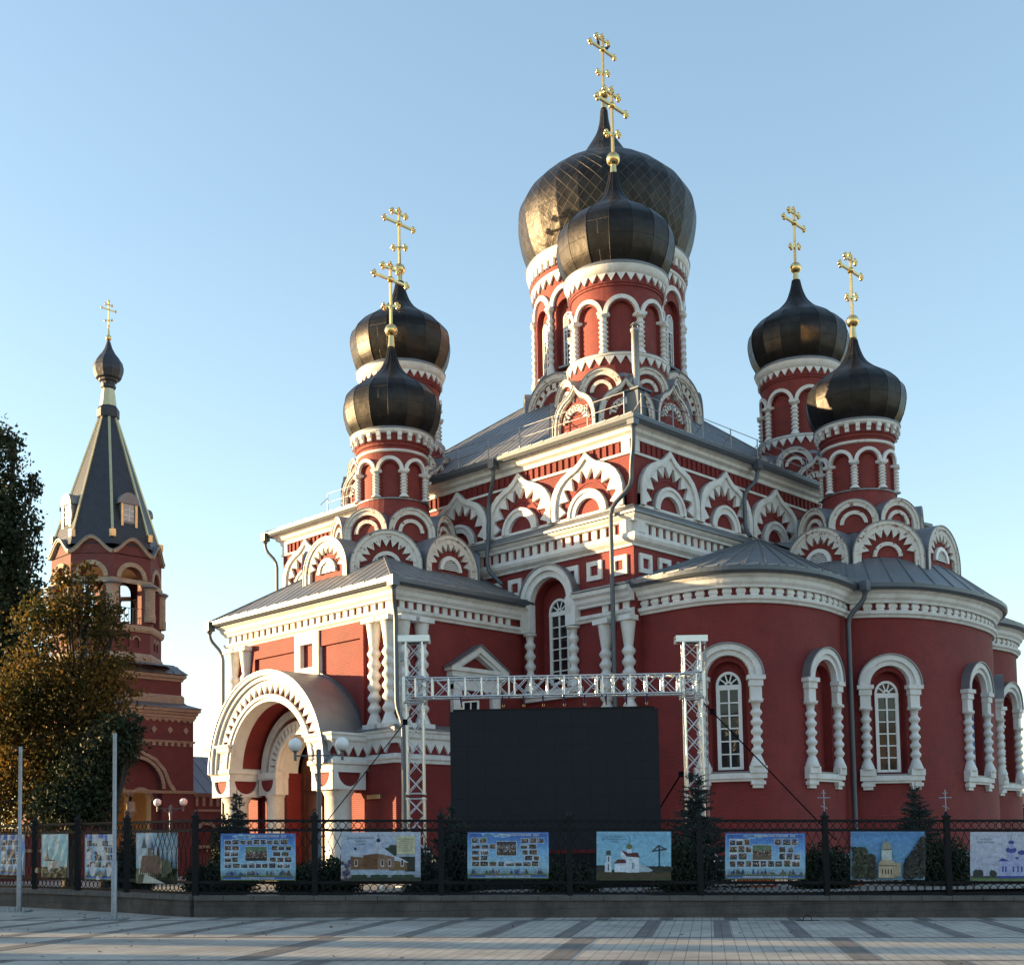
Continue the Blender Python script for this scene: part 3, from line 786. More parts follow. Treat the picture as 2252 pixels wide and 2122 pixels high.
# ================================================================== low ranges: south arm, apses
CORN = lambda b, path, closed=False: (
    b.sweep(path, [(0,10.66),(.1,10.66),(.14,10.74),(.22,10.8),(.24,10.9),(.12,10.95),(0,10.97)], 0, closed),
    b.sweep(path, [(0,11.24),(.2,11.24),(.22,11.32),(.32,11.42),(.36,11.56),(.48,11.66),(.5,11.82),(0,11.84)], 0, closed))
GUT = [(.5,11.72),(.62,11.7),(.7,11.8),(.7,11.96),(.63,11.96),(.6,11.86),(.5,11.84)]
def tooth_course(b, path, sp=.44, wd=.25, z0=10.95, z1=11.26, d=.075, m=0, bulge=False):
    M = pathmap(path); n = max(1, int(M.length/sp)); s = M.length/n
    for i in range(n):
        a = s*(i+.5); p0, p1 = Vector(M(a-wd/2, 0, 0)), Vector(M(a+wd/2, 0, 0)); t = (p1-p0).normalized(); o = Vector((t.y, -t.x, 0)); c = (p0+p1)/2
        h = (z1-z0)/2
        b.obox((c.x+o.x*d/2, c.y+o.y*d/2, z0+h), t*wd/2, o*d/2, (0,0,h), m)
        if bulge: b.obox((c.x+o.x*(d+.02)/2, c.y+o.y*(d+.02)/2, z0+h*1.05), t*(wd/2+.03), o*(d/2+.02), (0,0,h*.42), m)
# ---- south arm walls
b = MB()
b.sheet(plane(WX0, 0, 0, -1), -CY0, -WY0, GZ, 11.9, du=4)
DX = WCX
b.sheet(WS_, WX0, DX-1.6, GZ, 11.9, du=4); b.sheet(WS_, DX-1.6, DX+1.6, 6.9, 11.9, du=4); b.sheet(WS_, DX+1.6, WX1, GZ, 11.9, du=4)
b.sheet(WE_, WY0, CY0, GZ, 11.9, du=4)
arm = part(b, "transept_wall", [RED])
arm_path = [(WX0, CY0), (WX0, WY0), (WX1, WY0), (WX1, CY0-.02)]
b = MB(); CORN(b, arm_path)
tooth_course(b, [(WX0+.1, WY0), (WX1-.1, WY0)]); tooth_course(b, [(WX1, WY0+.1), (WX1, CY0-.75)])
b.rect(WS_, WX1-.2, WX1+.08, 10.95, 11.26, 0, .08, 0); b.rect(WS_, WX0-.08, WX0+.2, 10.95, 11.26, 0, .08, 0)
part(b, "cornice", [WHITE], arm)
b = MB(); b.sweep(arm_path, GUT, 0); part(b, "gutter", [GREY], arm)
# roof of the arm: south slope steeper than the sides
b = MB(); e0, e1, s0, zz = WX0-.64, WX1+.64, WY0-.64, 11.96
hz = zz+(WCX-e0)*.5; hy = s0+(hz-zz)/.68
R1, R2 = (WCX, hy, hz), (WCX, CY0, hz)
roof_plane(b, (e0,s0,zz), (e1,s0,zz), [R1], None, .55)
roof_plane(b, (e1,s0,zz), (e1,CY0,zz), [R2, R1], None, .6)
roof_plane(b, (e0,CY0,zz), (e0,s0,zz), [R1, R2], None, .6)
for e in (e0, e1): b.bar((e,s0,zz+.02), R1, .12, .05)
part(b, "transept_roof", [ROOF], arm)
eave_flaps([(WX0, CY0-.1), (WX0, WY0), (WX1, WY0), (WX1, CY0-.1)], 11.97, .58, arm)

# ---- ledge with zigzag round the arm at porch height
led = [(WX0, CY0-.02), (WX0, WY0), (WX1, WY0), (WX1, CY0-.02)]
for L, zz_ in (([(WX0, CY0-.02), (WX0, WY0), (DX-3.3, WY0)], ((WS_, WX0+.1, WX0+1.6),)), ([(DX+3.3, WY0), (WX1, WY0), (WX1, CY0-.02)], ((WE_, WY0-.1, CY0-.3), (WS_, WX1-1.6, WX1-.05)))):
    b = MB()
    b.sweep(L, [(.2,4.95),(.28,4.95),(.3,5.06),(.36,5.12),(.36,5.22),(.24,5.3),(.2,5.32)], 0)
    b.sweep(L, [(.2,5.7),(.3,5.7),(.32,5.86),(.42,5.92),(.44,6.08),(.5,6.14),(.5,6.22),(0,6.24)], 0)
    b.sweep(L, [(0,GZ),(.2,GZ),(.2,5.72)], 1)
    b.sweep(L, [(0,6.5),(.02,6.5),(.54,6.27),(.54,6.22),(.5,6.22)], 2)
    for M, lo, hi in zz_:
        n = int((hi-lo)/.46)
        for i in range(n): a = lo+(hi-lo)*(i+.5)/n; h = (hi-lo)/n/2*.97; b.slab(M, [(a-h, 5.71), (a, 5.36), (a+h, 5.71)], .2, .3, 0)
    part(b, "base_ledge", [WHITE, RED, ROOF], arm)

def big_column(M, a, z0, z1, r=.275, d=.16, nb=6, parent=arm):
    """tall baluster half-column with square cap and flared foot"""
    x, y, _ = M(a, 0, d); b = MB(); h = z1-z0
    P = [(r*1.2, z0+.16), (r*.66, z0+h*.13)]
    zb, zt = z0+h*.13, z0+h*.73; st = (zt-zb)/nb
    for i in range(nb):
        z = zb+st*i; P += [(r*.64, z), (r*.64, z+st*.12), (r*.86, z+st*.27), (r*1.0, z+st*.46), (r*.97, z+st*.6), (r*.72, z+st*.84), (r*.64, z+st*.94)]
    P += [(r*.64, zt), (r*.72, zt+.1), (r*1.12, z1-.2)]
    b.lathe((x, y), P, 16, 0, True)
    b.rect(M, a-r*1.35, a+r*1.35, z0, z0+.17, 0, d+r*1.2, 0)
    b.rect(M, a-r*1.4, a+r*1.4, z1-.2, z1, 0, d+r*1.3, 0)
    part(b, "baluster_column", [WHITE], parent)
for x in (-37.38, -36.5): big_column(WS_, x, 6.3, 10.62)
for x in (-47.1, -46.15): big_column(WS_, x, 6.3, 10.62)
for y in (31.17, 32.12): big_column(WE_, y, 6.3, 10.62)
for x in (-31.65, -30.5): big_column(SW_, x, 6.3, 10.62, .28, parent=church)
# pilaster frame and shallow panels of the south face
b = MB()
for (a0,a1,z0,z1) in ((-42.55,-42.15,8.6,10.66),(-41.3,-40.9,8.6,10.66),(-42.15,-41.3,10.18,10.66),(-42.15,-41.3,8.6,9.2)): b.rect(WS_, a0,a1,z0,z1, 0, .2, 0)
part(b, "pilaster_frame", [WHITE], arm)
for (a0, a1), (c0, c1) in (((-45.75,-45.55),(-45.75,-42.55)), ((-38.3,-38.1),(-40.9,-38.1))):
    b = MB(); b.rect(WS_, a0, a1, 6.5, 10.0, 0, .12, 0); b.rect(WS_, c0, c1, 10.0, 10.66, 0, .12, 0)
    part(b, "raised_brick_panel", [RED], arm)

# ---- pedimented window on the east side of the arm
b = MB(); yc = 35.08
for s in (-1, 1): b.rect(WE_, min(yc+s*1.32, yc+s*.86), max(yc+s*1.32, yc+s*.86), 5.2, 8.2, 0, .2, 0)
b.rect(WE_, yc-1.32, yc+1.32, 8.0, 8.5, 0, .24, 0)
b.rect(WE_, yc-1.5, yc+1.5, 8.5, 8.72, 0, .34, 0); b.rect(WE_, yc-1.62, yc+1.62, 8.72, 8.88, 0, .44, 0)
O = [(yc-1.62, 8.88), (yc, 9.82), (yc+1.62, 8.88)]; I = [(yc-1.2, 8.88), (yc, 9.55), (yc+1.2, 8.88)]
b.band(WE_, O, I, 0, .42, 0); b.band(WE_, [(yc-1.35,8.88),(yc,9.66),(yc+1.35,8.88)], [(yc-1.0,8.88),(yc,9.44),(yc+1.0,8.88)], 0, .3, 0)
b.band(WE_, [(yc-1.72, 8.86), (yc, 9.9), (yc+1.72, 8.86)], O, 0, .5, 1)
b.rect(WE_, yc-.86, yc+.86, 5.2, 8.0, 0, .015, 2)
pw = part(b, "window_surround", [WHITE, ROOF, RED], church)
b = MB()
for dz in (0,):
    p = lambda a, z: Vector(WE_(a, z, .1+.09*(z-6.2)))
    q = [(yc-.82, 7.5), (yc+.0, 7.6), (yc+.06, 6.5), (yc-.74, 6.4)]
    for i in range(4): b.bar(p(*q[i]), p(*q[(i+1) % 4]), .09, .06)
    b.bar((p(*q[0])+p(*q[1]))/2, (p(*q[2])+p(*q[3]))/2, .05, .05)
    b.add([p(*k) for k in q], [(0,3,2,1)], 1)
part(b, "window_sash", [PLAINW, GLASS], pw)

# ---- tall arched windows
def sash(M, c, hw, z0, zp, d, rows, parent, name="window"):
    b = MB(); O = [(c-hw, z0)]+arc(c, zp, hw, n=16)+[(c+hw, z0)]; t = .1
    I = [(c-hw+t, z0+t)]+arc(c, zp, hw-t, n=16)+[(c+hw-t, z0+t)]
    b.band(M, O, I, d-.06, d+.06, 0); b.rect(M, c-hw, c+hw, z0, z0+t, d-.06, d+.06, 0)
    b.rect(M, c-hw, c+hw, zp-.17, zp+.02, d-.05, d+.07, 0); b.rect(M, c-.035, c+.035, z0, zp, d-.05, d+.05, 0)
    for i in range(1, rows): z = z0+t+(zp-.17-z0-t)*i/rows; b.rect(M, c-hw+.02, c+hw-.02, z-.025, z+.025, d-.05, d+.04, 0)
    for s in (-1, 1):
        b.rect(M, c+s*(hw-t-.015)-.03, c+s*(hw-t-.015)+.03, z0+t, zp-.17, d-.05, d+.045, 0)
    for k in range(1, 5):
        f = math.radians(36*k); r0, r1 = .08, hw-.08; w2 = .022
        p = Vector(M(c-r0*math.cos(f), zp+r0*math.sin(f), d)); q = Vector(M(c-r1*math.cos(f), zp+r1*math.sin(f), d)); b.bar(p, q, .04, .05)
    b.band(M, arc(c, zp, .16, n=8), arc(c, zp, .1, n=8), d-.04, d+.04, 0)
    w_ = part(b, name, [PLAINW], parent)
    g = MB(); g.slab(M, I, d-.03, d-.01, 0); part(g, "pane", [GLASS], w_)
    return w_
def arched_bay(M, c, blind=False, icon=False, hs=1.0):
    """window bay of an apse: hood, imposts, bulb columns, sill and the sash"""
    if not blind: w_ = sash(M, c, .52, 4.42, 7.6, -.32, 6, church)
    s = MB()
    s.rect(M, c-1.28*hs, c+1.28*hs, 4.06, 4.26, 0, .24, 0, 6); s.rect(M, c-1.18*hs, c+1.18*hs, 3.96, 4.06, 0, .15, 0, 6)
    for e in (-1, 1):
        a = c+e*.98*hs
        s.rect(M, a-.3, a+.3, 4.26, 4.52, 0, .3, 0, 1); s.rect(M, a-.26, a+.26, 3.83, 3.97, 0, .2, 0, 1); s.rect(M, a-.19, a+.19, 3.7, 3.84, 0, .14, 0, 1)
    s.rect(M, c-.66*hs, c+.66*hs, 4.27, 4.33, -.35, .2, 1, 4)
    bay = part(s, "window_sill", [WHITE, ROOF], church)
    for e in (-1, 1):
        a = c+e*.98*hs; b = MB(); x, y, _ = M(a, 0, .12)
        bulb_column(b, x, y, 4.5, 6.98, .225, 5, 0, 14); part(b, "bulb_column", [WHITE], bay)
    h = MB()
    for e in (-1, 1):
        a = c+e*.98*hs
        h.rect(M, a-.23, a+.23, 6.96, 7.02, 0, .3, 0, 1); h.rect(M, a-.2, a+.2, 7.02, 7.5, 0, .24, 0, 1)
        h.rect(M, a-.24, a+.24, 7.5, 7.74, 0, .3, 0, 1); h.rect(M, a-.31, a+.31, 7.74, 7.9, 0, .37, 0, 1)
    h.band(M, [(c+(p-c)*hs, z) for p, z in arc(c, 7.9, 1.2, n=24)], [(c+(p-c)*hs, z) for p, z in arc(c, 7.9, .78, n=24)], 0, .24, 0)
    h.band(M, [(c+(p-c)*hs, z) for p, z in arc(c, 7.9, 1.2, n=24)], [(c+(p-c)*hs, z) for p, z in arc(c, 7.9, .98, n=24)], 0, .34, 0)
    h.band(M, [(c+(p-c)*hs, z) for p, z in arc(c, 7.9, 1.25, n=24)], [(c+(p-c)*hs, z) for p, z in arc(c, 7.9, 1.2, n=24)], 0, .4, 1)
    part(h, "window_hood", [WHITE, ROOF], bay)
    if icon:
        g = MB(); g.sheet(M, c-.5, c+.5, 4.5, 8.3, du=.25, d=-.27); part(g, "icon_panel", [ICON], bay)
def icon_fx(t, tc, out, b):
    n = t.nodes.new("ShaderNodeTexNoise"); n.inputs["Scale"].default_value = 2.2; n.inputs["Detail"].default_value = 3
    t.links.new(tc.outputs["Object"], n.inputs["Vector"])
    r = t.nodes.new("ShaderNodeValToRGB"); e = r.color_ramp.elements
    e[0].position = .35; e[0].color = (.05,.09,.2,1); e[1].position = .62; e[1].color = (.35,.42,.55,1)
    x = e.new(.5); x.color = (.10,.2,.42,1); x = e.new(.56); x.color = (.28,.13,.06,1)
    t.links.new(n.outputs["Fac"], r.inputs[0]); return r.outputs[0]
ICON = mat("painted_icon", (.1,.2,.4), .5, extra=icon_fx)

# ---- apses
AP = [(-30.3,38.45),(-29.2,38.45),(-28.2,38.47),(-27.3,38.64),(-26.5,39.03),(-25.8,39.67),(-25.3,40.5),(-25.0,41.6),(-24.9,42.7),(-25.0,44),(-25.25,45.3),(-25.85,46.4),(-26.8,47.2)]
Ap = spline(AP, 4)
Bp = spline([(-26.6,44.9),(-25.6,45.2),(-24.7,45.75),(-23.95,46.45),(-23.35,47.35),(-22.95,48.6),(-22.72,50.2),(-22.7,51.6),(-22.85,53.2),(-23.2,54.6),(-23.85,55.9),(-24.8,56.9),(-26,57.5)], 4)
Cp = [(x+.3, 102.1-y) for x, y in Ap][::-1]
MA, MBp, MC = pathmap(Ap), pathmap(Bp), pathmap(Cp)
w1, w2_ = MA.near(-26.63, 38.95), MA.near(-24.93, 42.75)
w3, w4, w4b = MBp.near(-24.03, 46.4), MBp.near(-22.69, 51.4), MBp.near(-23.9, 55.8)
w5 = MC.near(-24.61, 59.2)
for M, P, wins in ((MA, Ap, ((w1, 0, 0), (w2_, 1, 0))), (MBp, Bp, ((w3, 0, 0), (w4, 1, 1), (w4b, 0, 0))), (MC, Cp, ((w5, 1, 0),))):
    b = MB(); holes = [(c, .7, 4.3, 7.78, .36, 0) for c, bl, ic in wins]
    b.sheet(M, 0, M.length, 1.16, 11.9, holes, du=.3)
    b.sheet(M, 0, M.length, GZ-.3, 1.16, du=.4, m=1, d=.1); b.sweep(P, [(0,1.2),(.1,1.16)], 1, caps=False)
    o = part(b, "apse_wall", [RED, PLINTH])
    b = MB(); CORN(b, P); tooth_course(b, P, .5, .3, bulge=True); part(b, "cornice", [WHITE], o)
    b = MB(); b.sweep(P, GUT, 0); part(b, "gutter", [GREY], o)
    eave_flaps(P, 11.97, .58, o)
    for c, bl, ic in wins: arched_bay(M, c, bool(bl), bool(ic))
def fan_roof(P, apex, parent_name, n_each=3, top=None):
    off = offsets(P); E = [Vector((p[0]+o[0]*.64, p[1]+o[1]*.64, 11.96)) for p, o in zip(P, off)]
    b = MB(); A = apex if callable(apex) else (lambda i: Vector(apex))
    for i in range(len(E)-1): b.add([E[i], E[i+1], A(i+1), A(i)], [(0,1,2,3)] if (A(i)-A(i+1)).length > 1e-4 else [(0,1,2)], 0)
    for i in range(0, len(E), n_each): b.bar(E[i]+Vector((0,0,.03)), A(i)+Vector((0,0,.03)), .035, .05)
    part(b, parent_name, [ROOF])
fan_roof(Ap, (-29.6, 45.9, 14.85), "apse_roof", 3)
fan_roof(Cp, (-29.6, 55.9, 14.85), "apse_roof", 3)
fan_roof(Bp, lambda i: Vector((-27.05+2.9*math.cos(math.radians(-100+200*i/(len(Bp)-1))), 50.1+2.9*math.sin(math.radians(-100+200*i/(len(Bp)-1))), 14.0)), "apse_roof", 3)
b = MB(); b.add([(-30.2,38.5,12.3),(-29.6,45.9,14.85),(-30.2,45.9,14.9)], [(0,1,2)]); b.add([(-29.6,45.9,14.85),(-27.5,47.4,13.95),(-28.6,52.8,13.95),(-29.6,55.9,14.85),(-30.2,50,15)], [(0,1,2,3,4)])
part(b, "valley_flashing", [ROOF])

# ---- linking cornice and big hood over the south window
b = MB(); P1 = [(HX+1.5, CY0), (-30.28, CY0)]; P2 = [(WX1+.1, CY0), (HX-1.03, CY0)]
CORN(b, P2); b.rect(SW_, HX-1.55, HX-1.0, 10.64, 11.82, 0, .36, 0)
part(b, "hood_impost", [WHITE]); b = MB()
CORN(b, P1); tooth_course(b, [(-32.0, CY0), (-30.4, CY0)], .5, .3)
b.rect(SW_, HX+1.0, HX+1.53, 10.64, 11.82, 0, .36, 0)
b.sweep(P1, [(0,12.08),(.56,11.9),(.56,11.84),(0,11.84)], 1)
part(b, "linking_cornice", [WHITE, ROOF])
b = MB()
b.band(SW_, arc(HX, 11.8, 1.5, n=28), arc(HX, 11.8, 1.02, n=28), 0, .3, 0)
b.band(SW_, arc(HX, 11.8, 1.5, n=28), arc(HX, 11.8, 1.28, n=28), 0, .42, 0)
b.band(SW_, arc(HX, 11.8, 1.56, n=28), arc(HX, 11.8, 1.5, n=28), 0, .48, 1)
hood = part(b, "window_hood", [WHITE, ROOF])
sash(SW_, HX+.02, .56, 8.4, 11.45, -.42, 6, church)
for a in (HX-1.2, HX+1.24):
    b = MB(); x, y, _ = SW_(a, 0, .14); bulb_column(b, x, y, 8.15, 10.6, .24, 4, 0, 14); part(b, "bulb_column", [WHITE], hood)
b = MB(); b.rect(SW_, HX-1.6, HX+1.6, 7.9, 8.12, 0, .3, 0); b.rect(SW_, HX-1.5, HX+1.5, 7.72, 7.9, 0, .2, 0); part(b, "window_sill", [WHITE], hood)

# ---- porch
PY = 29.02; PZ = 4.95
PM = plane(0, PY, 1, 0)
b = MB()
b.band(PM, arc(DX, PZ, 3.6, n=40), arc(DX, PZ, 2.8, n=40), -.55, 0, 1)
b.band(PM, arc(DX, PZ, 3.95, n=40), arc(DX, PZ, 3.44, n=40), -.55, .1, 0)
b.band(PM, arc(DX, PZ, 3.95, n=40), arc(DX, PZ, 3.62, n=40), 0, .2, 0)
b.band(PM, arc(DX, PZ, 3.95, n=40), arc(DX, PZ, 3.8, n=40), 0, .3, 0)
teeth(b, PM, DX, PZ, 3.46, 3.46, 3.06, 3.06, 26, 2, 178, 0, .1, 0, .97)
b.band(PM, arc(DX, PZ, 3.04, n=40), arc(DX, PZ, 2.75, n=40), -.55, .09, 0)
b.band(PM, arc(DX, PZ, 3.04, n=40), arc(DX, PZ, 2.9, n=40), 0, .15, 0)
b.band(PM, arc(DX, PZ, 3.5, n=40), arc(DX, PZ, 2.78, n=40), -1.9, -.55, 1)
b.band(PM, arc(DX, PZ, 4.0, n=40), arc(DX, PZ, 3.95, n=40), -1.9, .34, 2)
b.band(PM, arc(DX, PZ, 4.08, n=40), arc(DX, PZ, 3.98, n=40), -1.95, -1.72, 3)
porch = part(b, "porch_arch", [WHITE, RED, ROOF, GREY])
for s in (-1, 1):
    b = MB(); xa, xb = DX+s*2.85, DX+s*4.15; x0, x1 = min(xa, xb), max(xa, xb)
    L = [(x0, WY0+.1), (x0, PY), (x1, PY), (x1, WY0+.1)]
    b.box(x0+.05, x1-.05, PY+.05, WY0, 4.72, 6.0, 1)
    if s > 0: Lc = [(x1, PY), (x1, WY0+.1)]
    b.sweep(L, [(0,4.72),(.04,4.72),(.06,4.9),(.14,4.96),(.14,5.1),(.04,5.2),(0,5.24)], 0)
    b.sweep([L[0], L[1], L[2], L[3]], [(0,5.62),(.06,5.62),(.1,5.78),(.2,5.86),(.22,6.0),(.28,6.06),(.28,6.14),(0,6.16)], 0)
    for M, lo, hi in ((PM, x0, x1), (plane(x1, 0, 0, 1) if s > 0 else plane(x0, 0, 0, -1), PY if s > 0 else -WY0, WY0 if s > 0 else -PY)):
        n = max(2, int((hi-lo)/.46))
        for i in range(n): a = lo+(hi-lo)*(i+.5)/n; h = (hi-lo)/n/2*.97; b.slab(M, [(a-h, 5.64), (a, 5.26), (a+h, 5.64)], 0, .08, 0)
    # capital with half-round red sinkings
    c0, c1 = (x0, x1)
    b.box(c0+.06, c1-.06, PY+.06, PY+1.5, 3.98, 4.72, 1)
    for M, lo, hi in ((PM, c0, c1), (plane(c1, 0, 0, 1), PY, PY+1.56), (plane(c0, 0, 0, -1), -PY-1.56, -PY)):
        m_, hw = (lo+hi)/2, (hi-lo)/2; g = [(lo, 4.72), (lo, 3.98), (hi, 3.98), (hi, 4.72)]
        dn = [(m_-hw*.72*math.cos(PI*i/12), 4.66-.56*math.sin(PI*i/12)) for i in range(13)]
        ou = [(lo, 4.66)]+[(lo+(hi-lo)*i/10, 3.98) for i in range(11)]+[(hi, 4.66)]
        b.band(M, ou, dn, -.06, .03, 0); b.rect(M, lo, hi, 4.64, 4.72, -.06, .04, 0)
    xc, yc2 = (x0+x1)/2, PY+.75
    b.lathe((xc, yc2), [(.56,GZ),(.56,GZ+.25),(.5,GZ+.32),(.5,3.72),(.54,3.76),(.6,3.9),(.64,3.99)], 28, 0, True)
    part(b, "porch_pillar", [WHITE, RED], porch)
# inner portal on the wall plane
IM = plane(0, WY0-.42, 1, 0)
b = MB()
b.band(IM, arc(DX, PZ, 2.74, n=36), arc(DX, PZ, 1.5, n=36), -.42, -.05, 1)
b.band(IM, arc(DX, PZ, 2.55, n=36), arc(DX, PZ, 2.25, n=36), -.1, .12, 0)
b.band(IM, arc(DX, PZ, 2.05, n=36), arc(DX, PZ, 1.92, n=36), -.1, .1, 0)
b.band(IM, arc(DX, PZ, 1.62, n=36), arc(DX, PZ, 1.5, n=36), -.1, .1, 0)
for i in range(21):
    f = math.radians(5+8.5*i); P = lambda t, X: (DX-X*math.cos(t), PZ+X*math.sin(t)); q = .05
    b.slab(IM, [P(f-q, 1.94), P(f-q, 1.6), P(f+q, 1.6), P(f+q, 1.94)], -.1, .09, 0)
b.band(IM, arc(DX, PZ, 1.52, n=36), arc(DX, PZ, 1.46, n=36), -1.0, -.05, 2)
for s in (-1, 1):
    xc = DX+s*2.0
    b.lathe((xc, WY0-.15), [(.44,GZ),(.44,GZ+.3),(.4,GZ+.36),(.4,3.9),(.5,4.05)], 20, 0, True)
    b.box(xc-.62, xc+.62, WY0-.6, WY0+.02, 4.04, 4.72, 0); b.box(xc-.66, xc+.66, WY0-.64, WY0+.02, 4.72, 4.98, 0)
    IC = plane(0, WY0-.6, 1, 0); b.slab(IC, [(xc-.42*math.cos(PI*i/10), 4.66-.48*math.sin(PI*i/10)) for i in range(11)], 0, .012, 1)
part(b, "portal_arch", [WHITE, RED, WHITE], porch)
b = MB(); DM = plane(0, WY0+.75, 1, 0)
b.box(DX-1.62, DX-1.45, WY0, WY0+.8, GZ, 4.95, 1); b.box(DX+1.45, DX+1.62, WY0, WY0+.8, GZ, 4.95, 1)
b.slab(DM, [(DX-1.5, GZ)]+arc(DX, PZ, 1.5, n=20)+[(DX+1.5, GZ)], -.1, 0, 0)
b.band(DM, [(DX-1.3, 1.0)]+arc(DX, 4.6, 1.3, n=20)+[(DX+1.3, 1.0)], [(DX-1.15, 1.0)]+arc(DX, 4.6, 1.15, n=20)+[(DX+1.15, 1.0)], 0, .06, 0)
b.rect(DM, DX-1.3, DX+1.3, 4.2, 4.4, 0, .08, 0); b.rect(DM, DX-.06, DX+.06, GZ, 4.3, 0, .08, 0)
for s in (-1, 1):
    for z0, z1 in ((.9,1.9),(2.1,2.9),(3.1,4.0)): b.rect(DM, DX+s*.62-.36, DX+s*.62+.36, z0, z1, 0, .05, 0)
part(b, "door", [WOOD, RED], porch)
b = MB()
for k in range(3): b.box(DX-4.4-.3*k, DX+4.4+.3*k, PY-.5-.35*k, WY0, GZ-.2, GZ+.15*(1)-.05*k, 0)
part(b, "porch_steps", [CHURCHYARD], porch)
for x, y, z, M in ((-37.95, 30.6, 3.35, None),):
    b = MB(); LM = plane(0, WY0-.2, 1, 0); b.rect(LM, -37.75, -36.95, 3.62, 3.78, 0, .1, 0); part(b, "wall_light", [BRASS])
b = MB(); b.rect(IM, DX+.3, DX+1.1, 6.9, 7.05, -.05, .12, 0); part(b, "wall_light", [BRASS])

# ---- downpipes
def pipe(pts, funnel=True, r=.075):
    b = MB(); p = Vector(pts[0])
    if funnel: b.obox((p.x, p.y, p.z+.05), (.17,0,0), (0,.17,0), (0,0,.2)); b.lathe((p.x, p.y), [(.08, p.z-.3), (.15, p.z-.14)], 10, cap=False)
    q = [Vector(pts[0])]+[Vector(x) for x in pts[1:]]; out = [q[0]]
    for i in range(1, len(q)-1):
        a, c_, d = q[i-1], q[i], q[i+1]; k = min(.28, (c_-a).length*.4, (d-c_).length*.4)
        out += [c_+(a-c_).normalized()*k, c_+(a-c_).normalized()*k*.3+(d-c_).normalized()*k*.3, c_+(d-c_).normalized()*k]
    out.append(q[-1]); b.tube(out, r, 10); part(b, "downpipe", [GREY])
pipe([(-29.75,37.55,18.15),(-29.75,37.55,17.2),(-30.05,37.75,16.5),(-30.05,37.75,15.7),(-30.85,37.4,14.9),(-30.85,37.4,GZ)], r=.09)
pipe([(-37.35,37.42,18.1),(-37.35,37.42,17.5),(-38.0,37.75,16.7),(-38.0,37.75,15.2),(-37.8,37.42,14.6),(-37.8,37.42,13.6),(-37.1,37.6,12.9)], r=.09)
pipe([(-29.6,46.0,18.1),(-29.6,46.0,17.5),(-29.95,45.45,16.9),(-29.95,45.45,15.3),(-29.7,45.45,14.9)], r=.09)
pipe([(-35.68,30.3,11.75),(-35.7,30.32,11.2),(-35.85,30.55,10.6),(-35.85,30.55,7.0),(-35.55,30.6,6.4),(-35.55,30.6,GZ)], r=.09)
pipe([(-48.3,30.25,11.7),(-48.3,30.25,11.2),(-47.85,30.65,10.5),(-47.85,30.65,GZ)])
pipe([(-54.35,37.4,18.1),(-54.35,37.4,17.5),(-53.8,37.75,16.8),(-53.8,37.75,12)])
pipe([(-24.2,45.1,11.75),(-24.25,45.15,11.3),(-24.85,44.85,10.6),(-24.85,44.85,GZ)], r=.1)

# ================================================================== bell tower and its ranges
BC = (-64.43, 33.78)
bell = empty("bell_tower", (BC[0], BC[1], .3), "dark red and yellow brick bell tower with slate tent roof and small onion dome", "bell tower")
bp = lambda mb, n, m, par=bell: mb.build(n, m, par)
def sq(h): return [(BC[0]-h, BC[1]+h), (BC[0]-h, BC[1]-h), (BC[0]+h, BC[1]-h), (BC[0]+h, BC[1]+h)]
hb, hu = 3.4, 2.93
BE = plane(BC[0]+hb, 0, 0, 1); BS = plane(0, BC[1]-hb, 1, 0)
b = MB()
b.sheet(BE, BC[1]-hb, BC[1]+hb, .3, 9.7, [(33.65, 1.62, .35, 5.2, .45, None)], du=2)
b.sheet(BS, BC[0]-hb, BC[0]+hb, .3, 9.7, [(BC[0], 1.62, .35, 5.2, .45, None)], du=2)
b.sheet(plane(BC[0]-hb, 0, 0, -1), -BC[1]-hb, -BC[1]+hb, .3, 9.7); b.sheet(plane(0, BC[1]+hb, -1, 0), -BC[0]-hb, -BC[0]+hb, .3, 9.7)
for M, c in ((BE, 33.65), (BS, BC[0])):
    b.sheet(M, c-1.75, c+1.75, .35, 6.95, [(c-.72, .6, .36, 4.55, .5, None), (c+.6, .6, .36, 4.55, .5, None)], du=1, jm=1, d=-.45)
    b.lathe(M(c-.06, 0, -.3)[:2], [(.05,3.5),(.14,3.7),(.3,3.95),(.22,4.1),(.24,4.5)], 10, 2, False, cap=False)
q = hb-.95; b.add([(BC[0]+i*q, BC[1]+j*q, z) for z in (.36, 5.6) for i, j in ((-1,-1),(1,-1),(1,1),(-1,1))], [(0,1,2,3),(4,7,6,5),(3,2,6,7),(0,3,7,4)], 1)
U = sq(hu)
for i in range(4):
    p, q = U[i], U[(i+1) % 4]; M = pathmap([p, q]); b.sheet(M, 0, M.length, 9.9, 11.5)
bp(b, "tower_wall", [BTRED, CREAM, BTYEL])
b = MB()
b.sweep(sq(hb), [(0,9.0),(.06,9.0),(.06,9.1),(.12,9.12),(.12,9.26),(.2,9.3),(.2,9.42),(.3,9.46),(.3,9.62),(0,9.62)], 0, True)
b.sweep(sq(hb), [(0,7.75),(.06,7.75),(.1,7.85),(0,7.87)], 0, True)
b.sweep(sq(hb), [(0,4.95),(.07,4.95),(.1,5.1),(0,5.12)], 0, True)
b.sweep(sq(hu), [(0,9.95),(.12,9.95),(.12,10.3),(.06,10.42),(0,10.44)], 0, True)
b.sweep(sq(hu), [(0,11.2),(.06,11.2),(.1,11.32),(.2,11.4),(.22,11.54),(0,11.56)], 0, True)
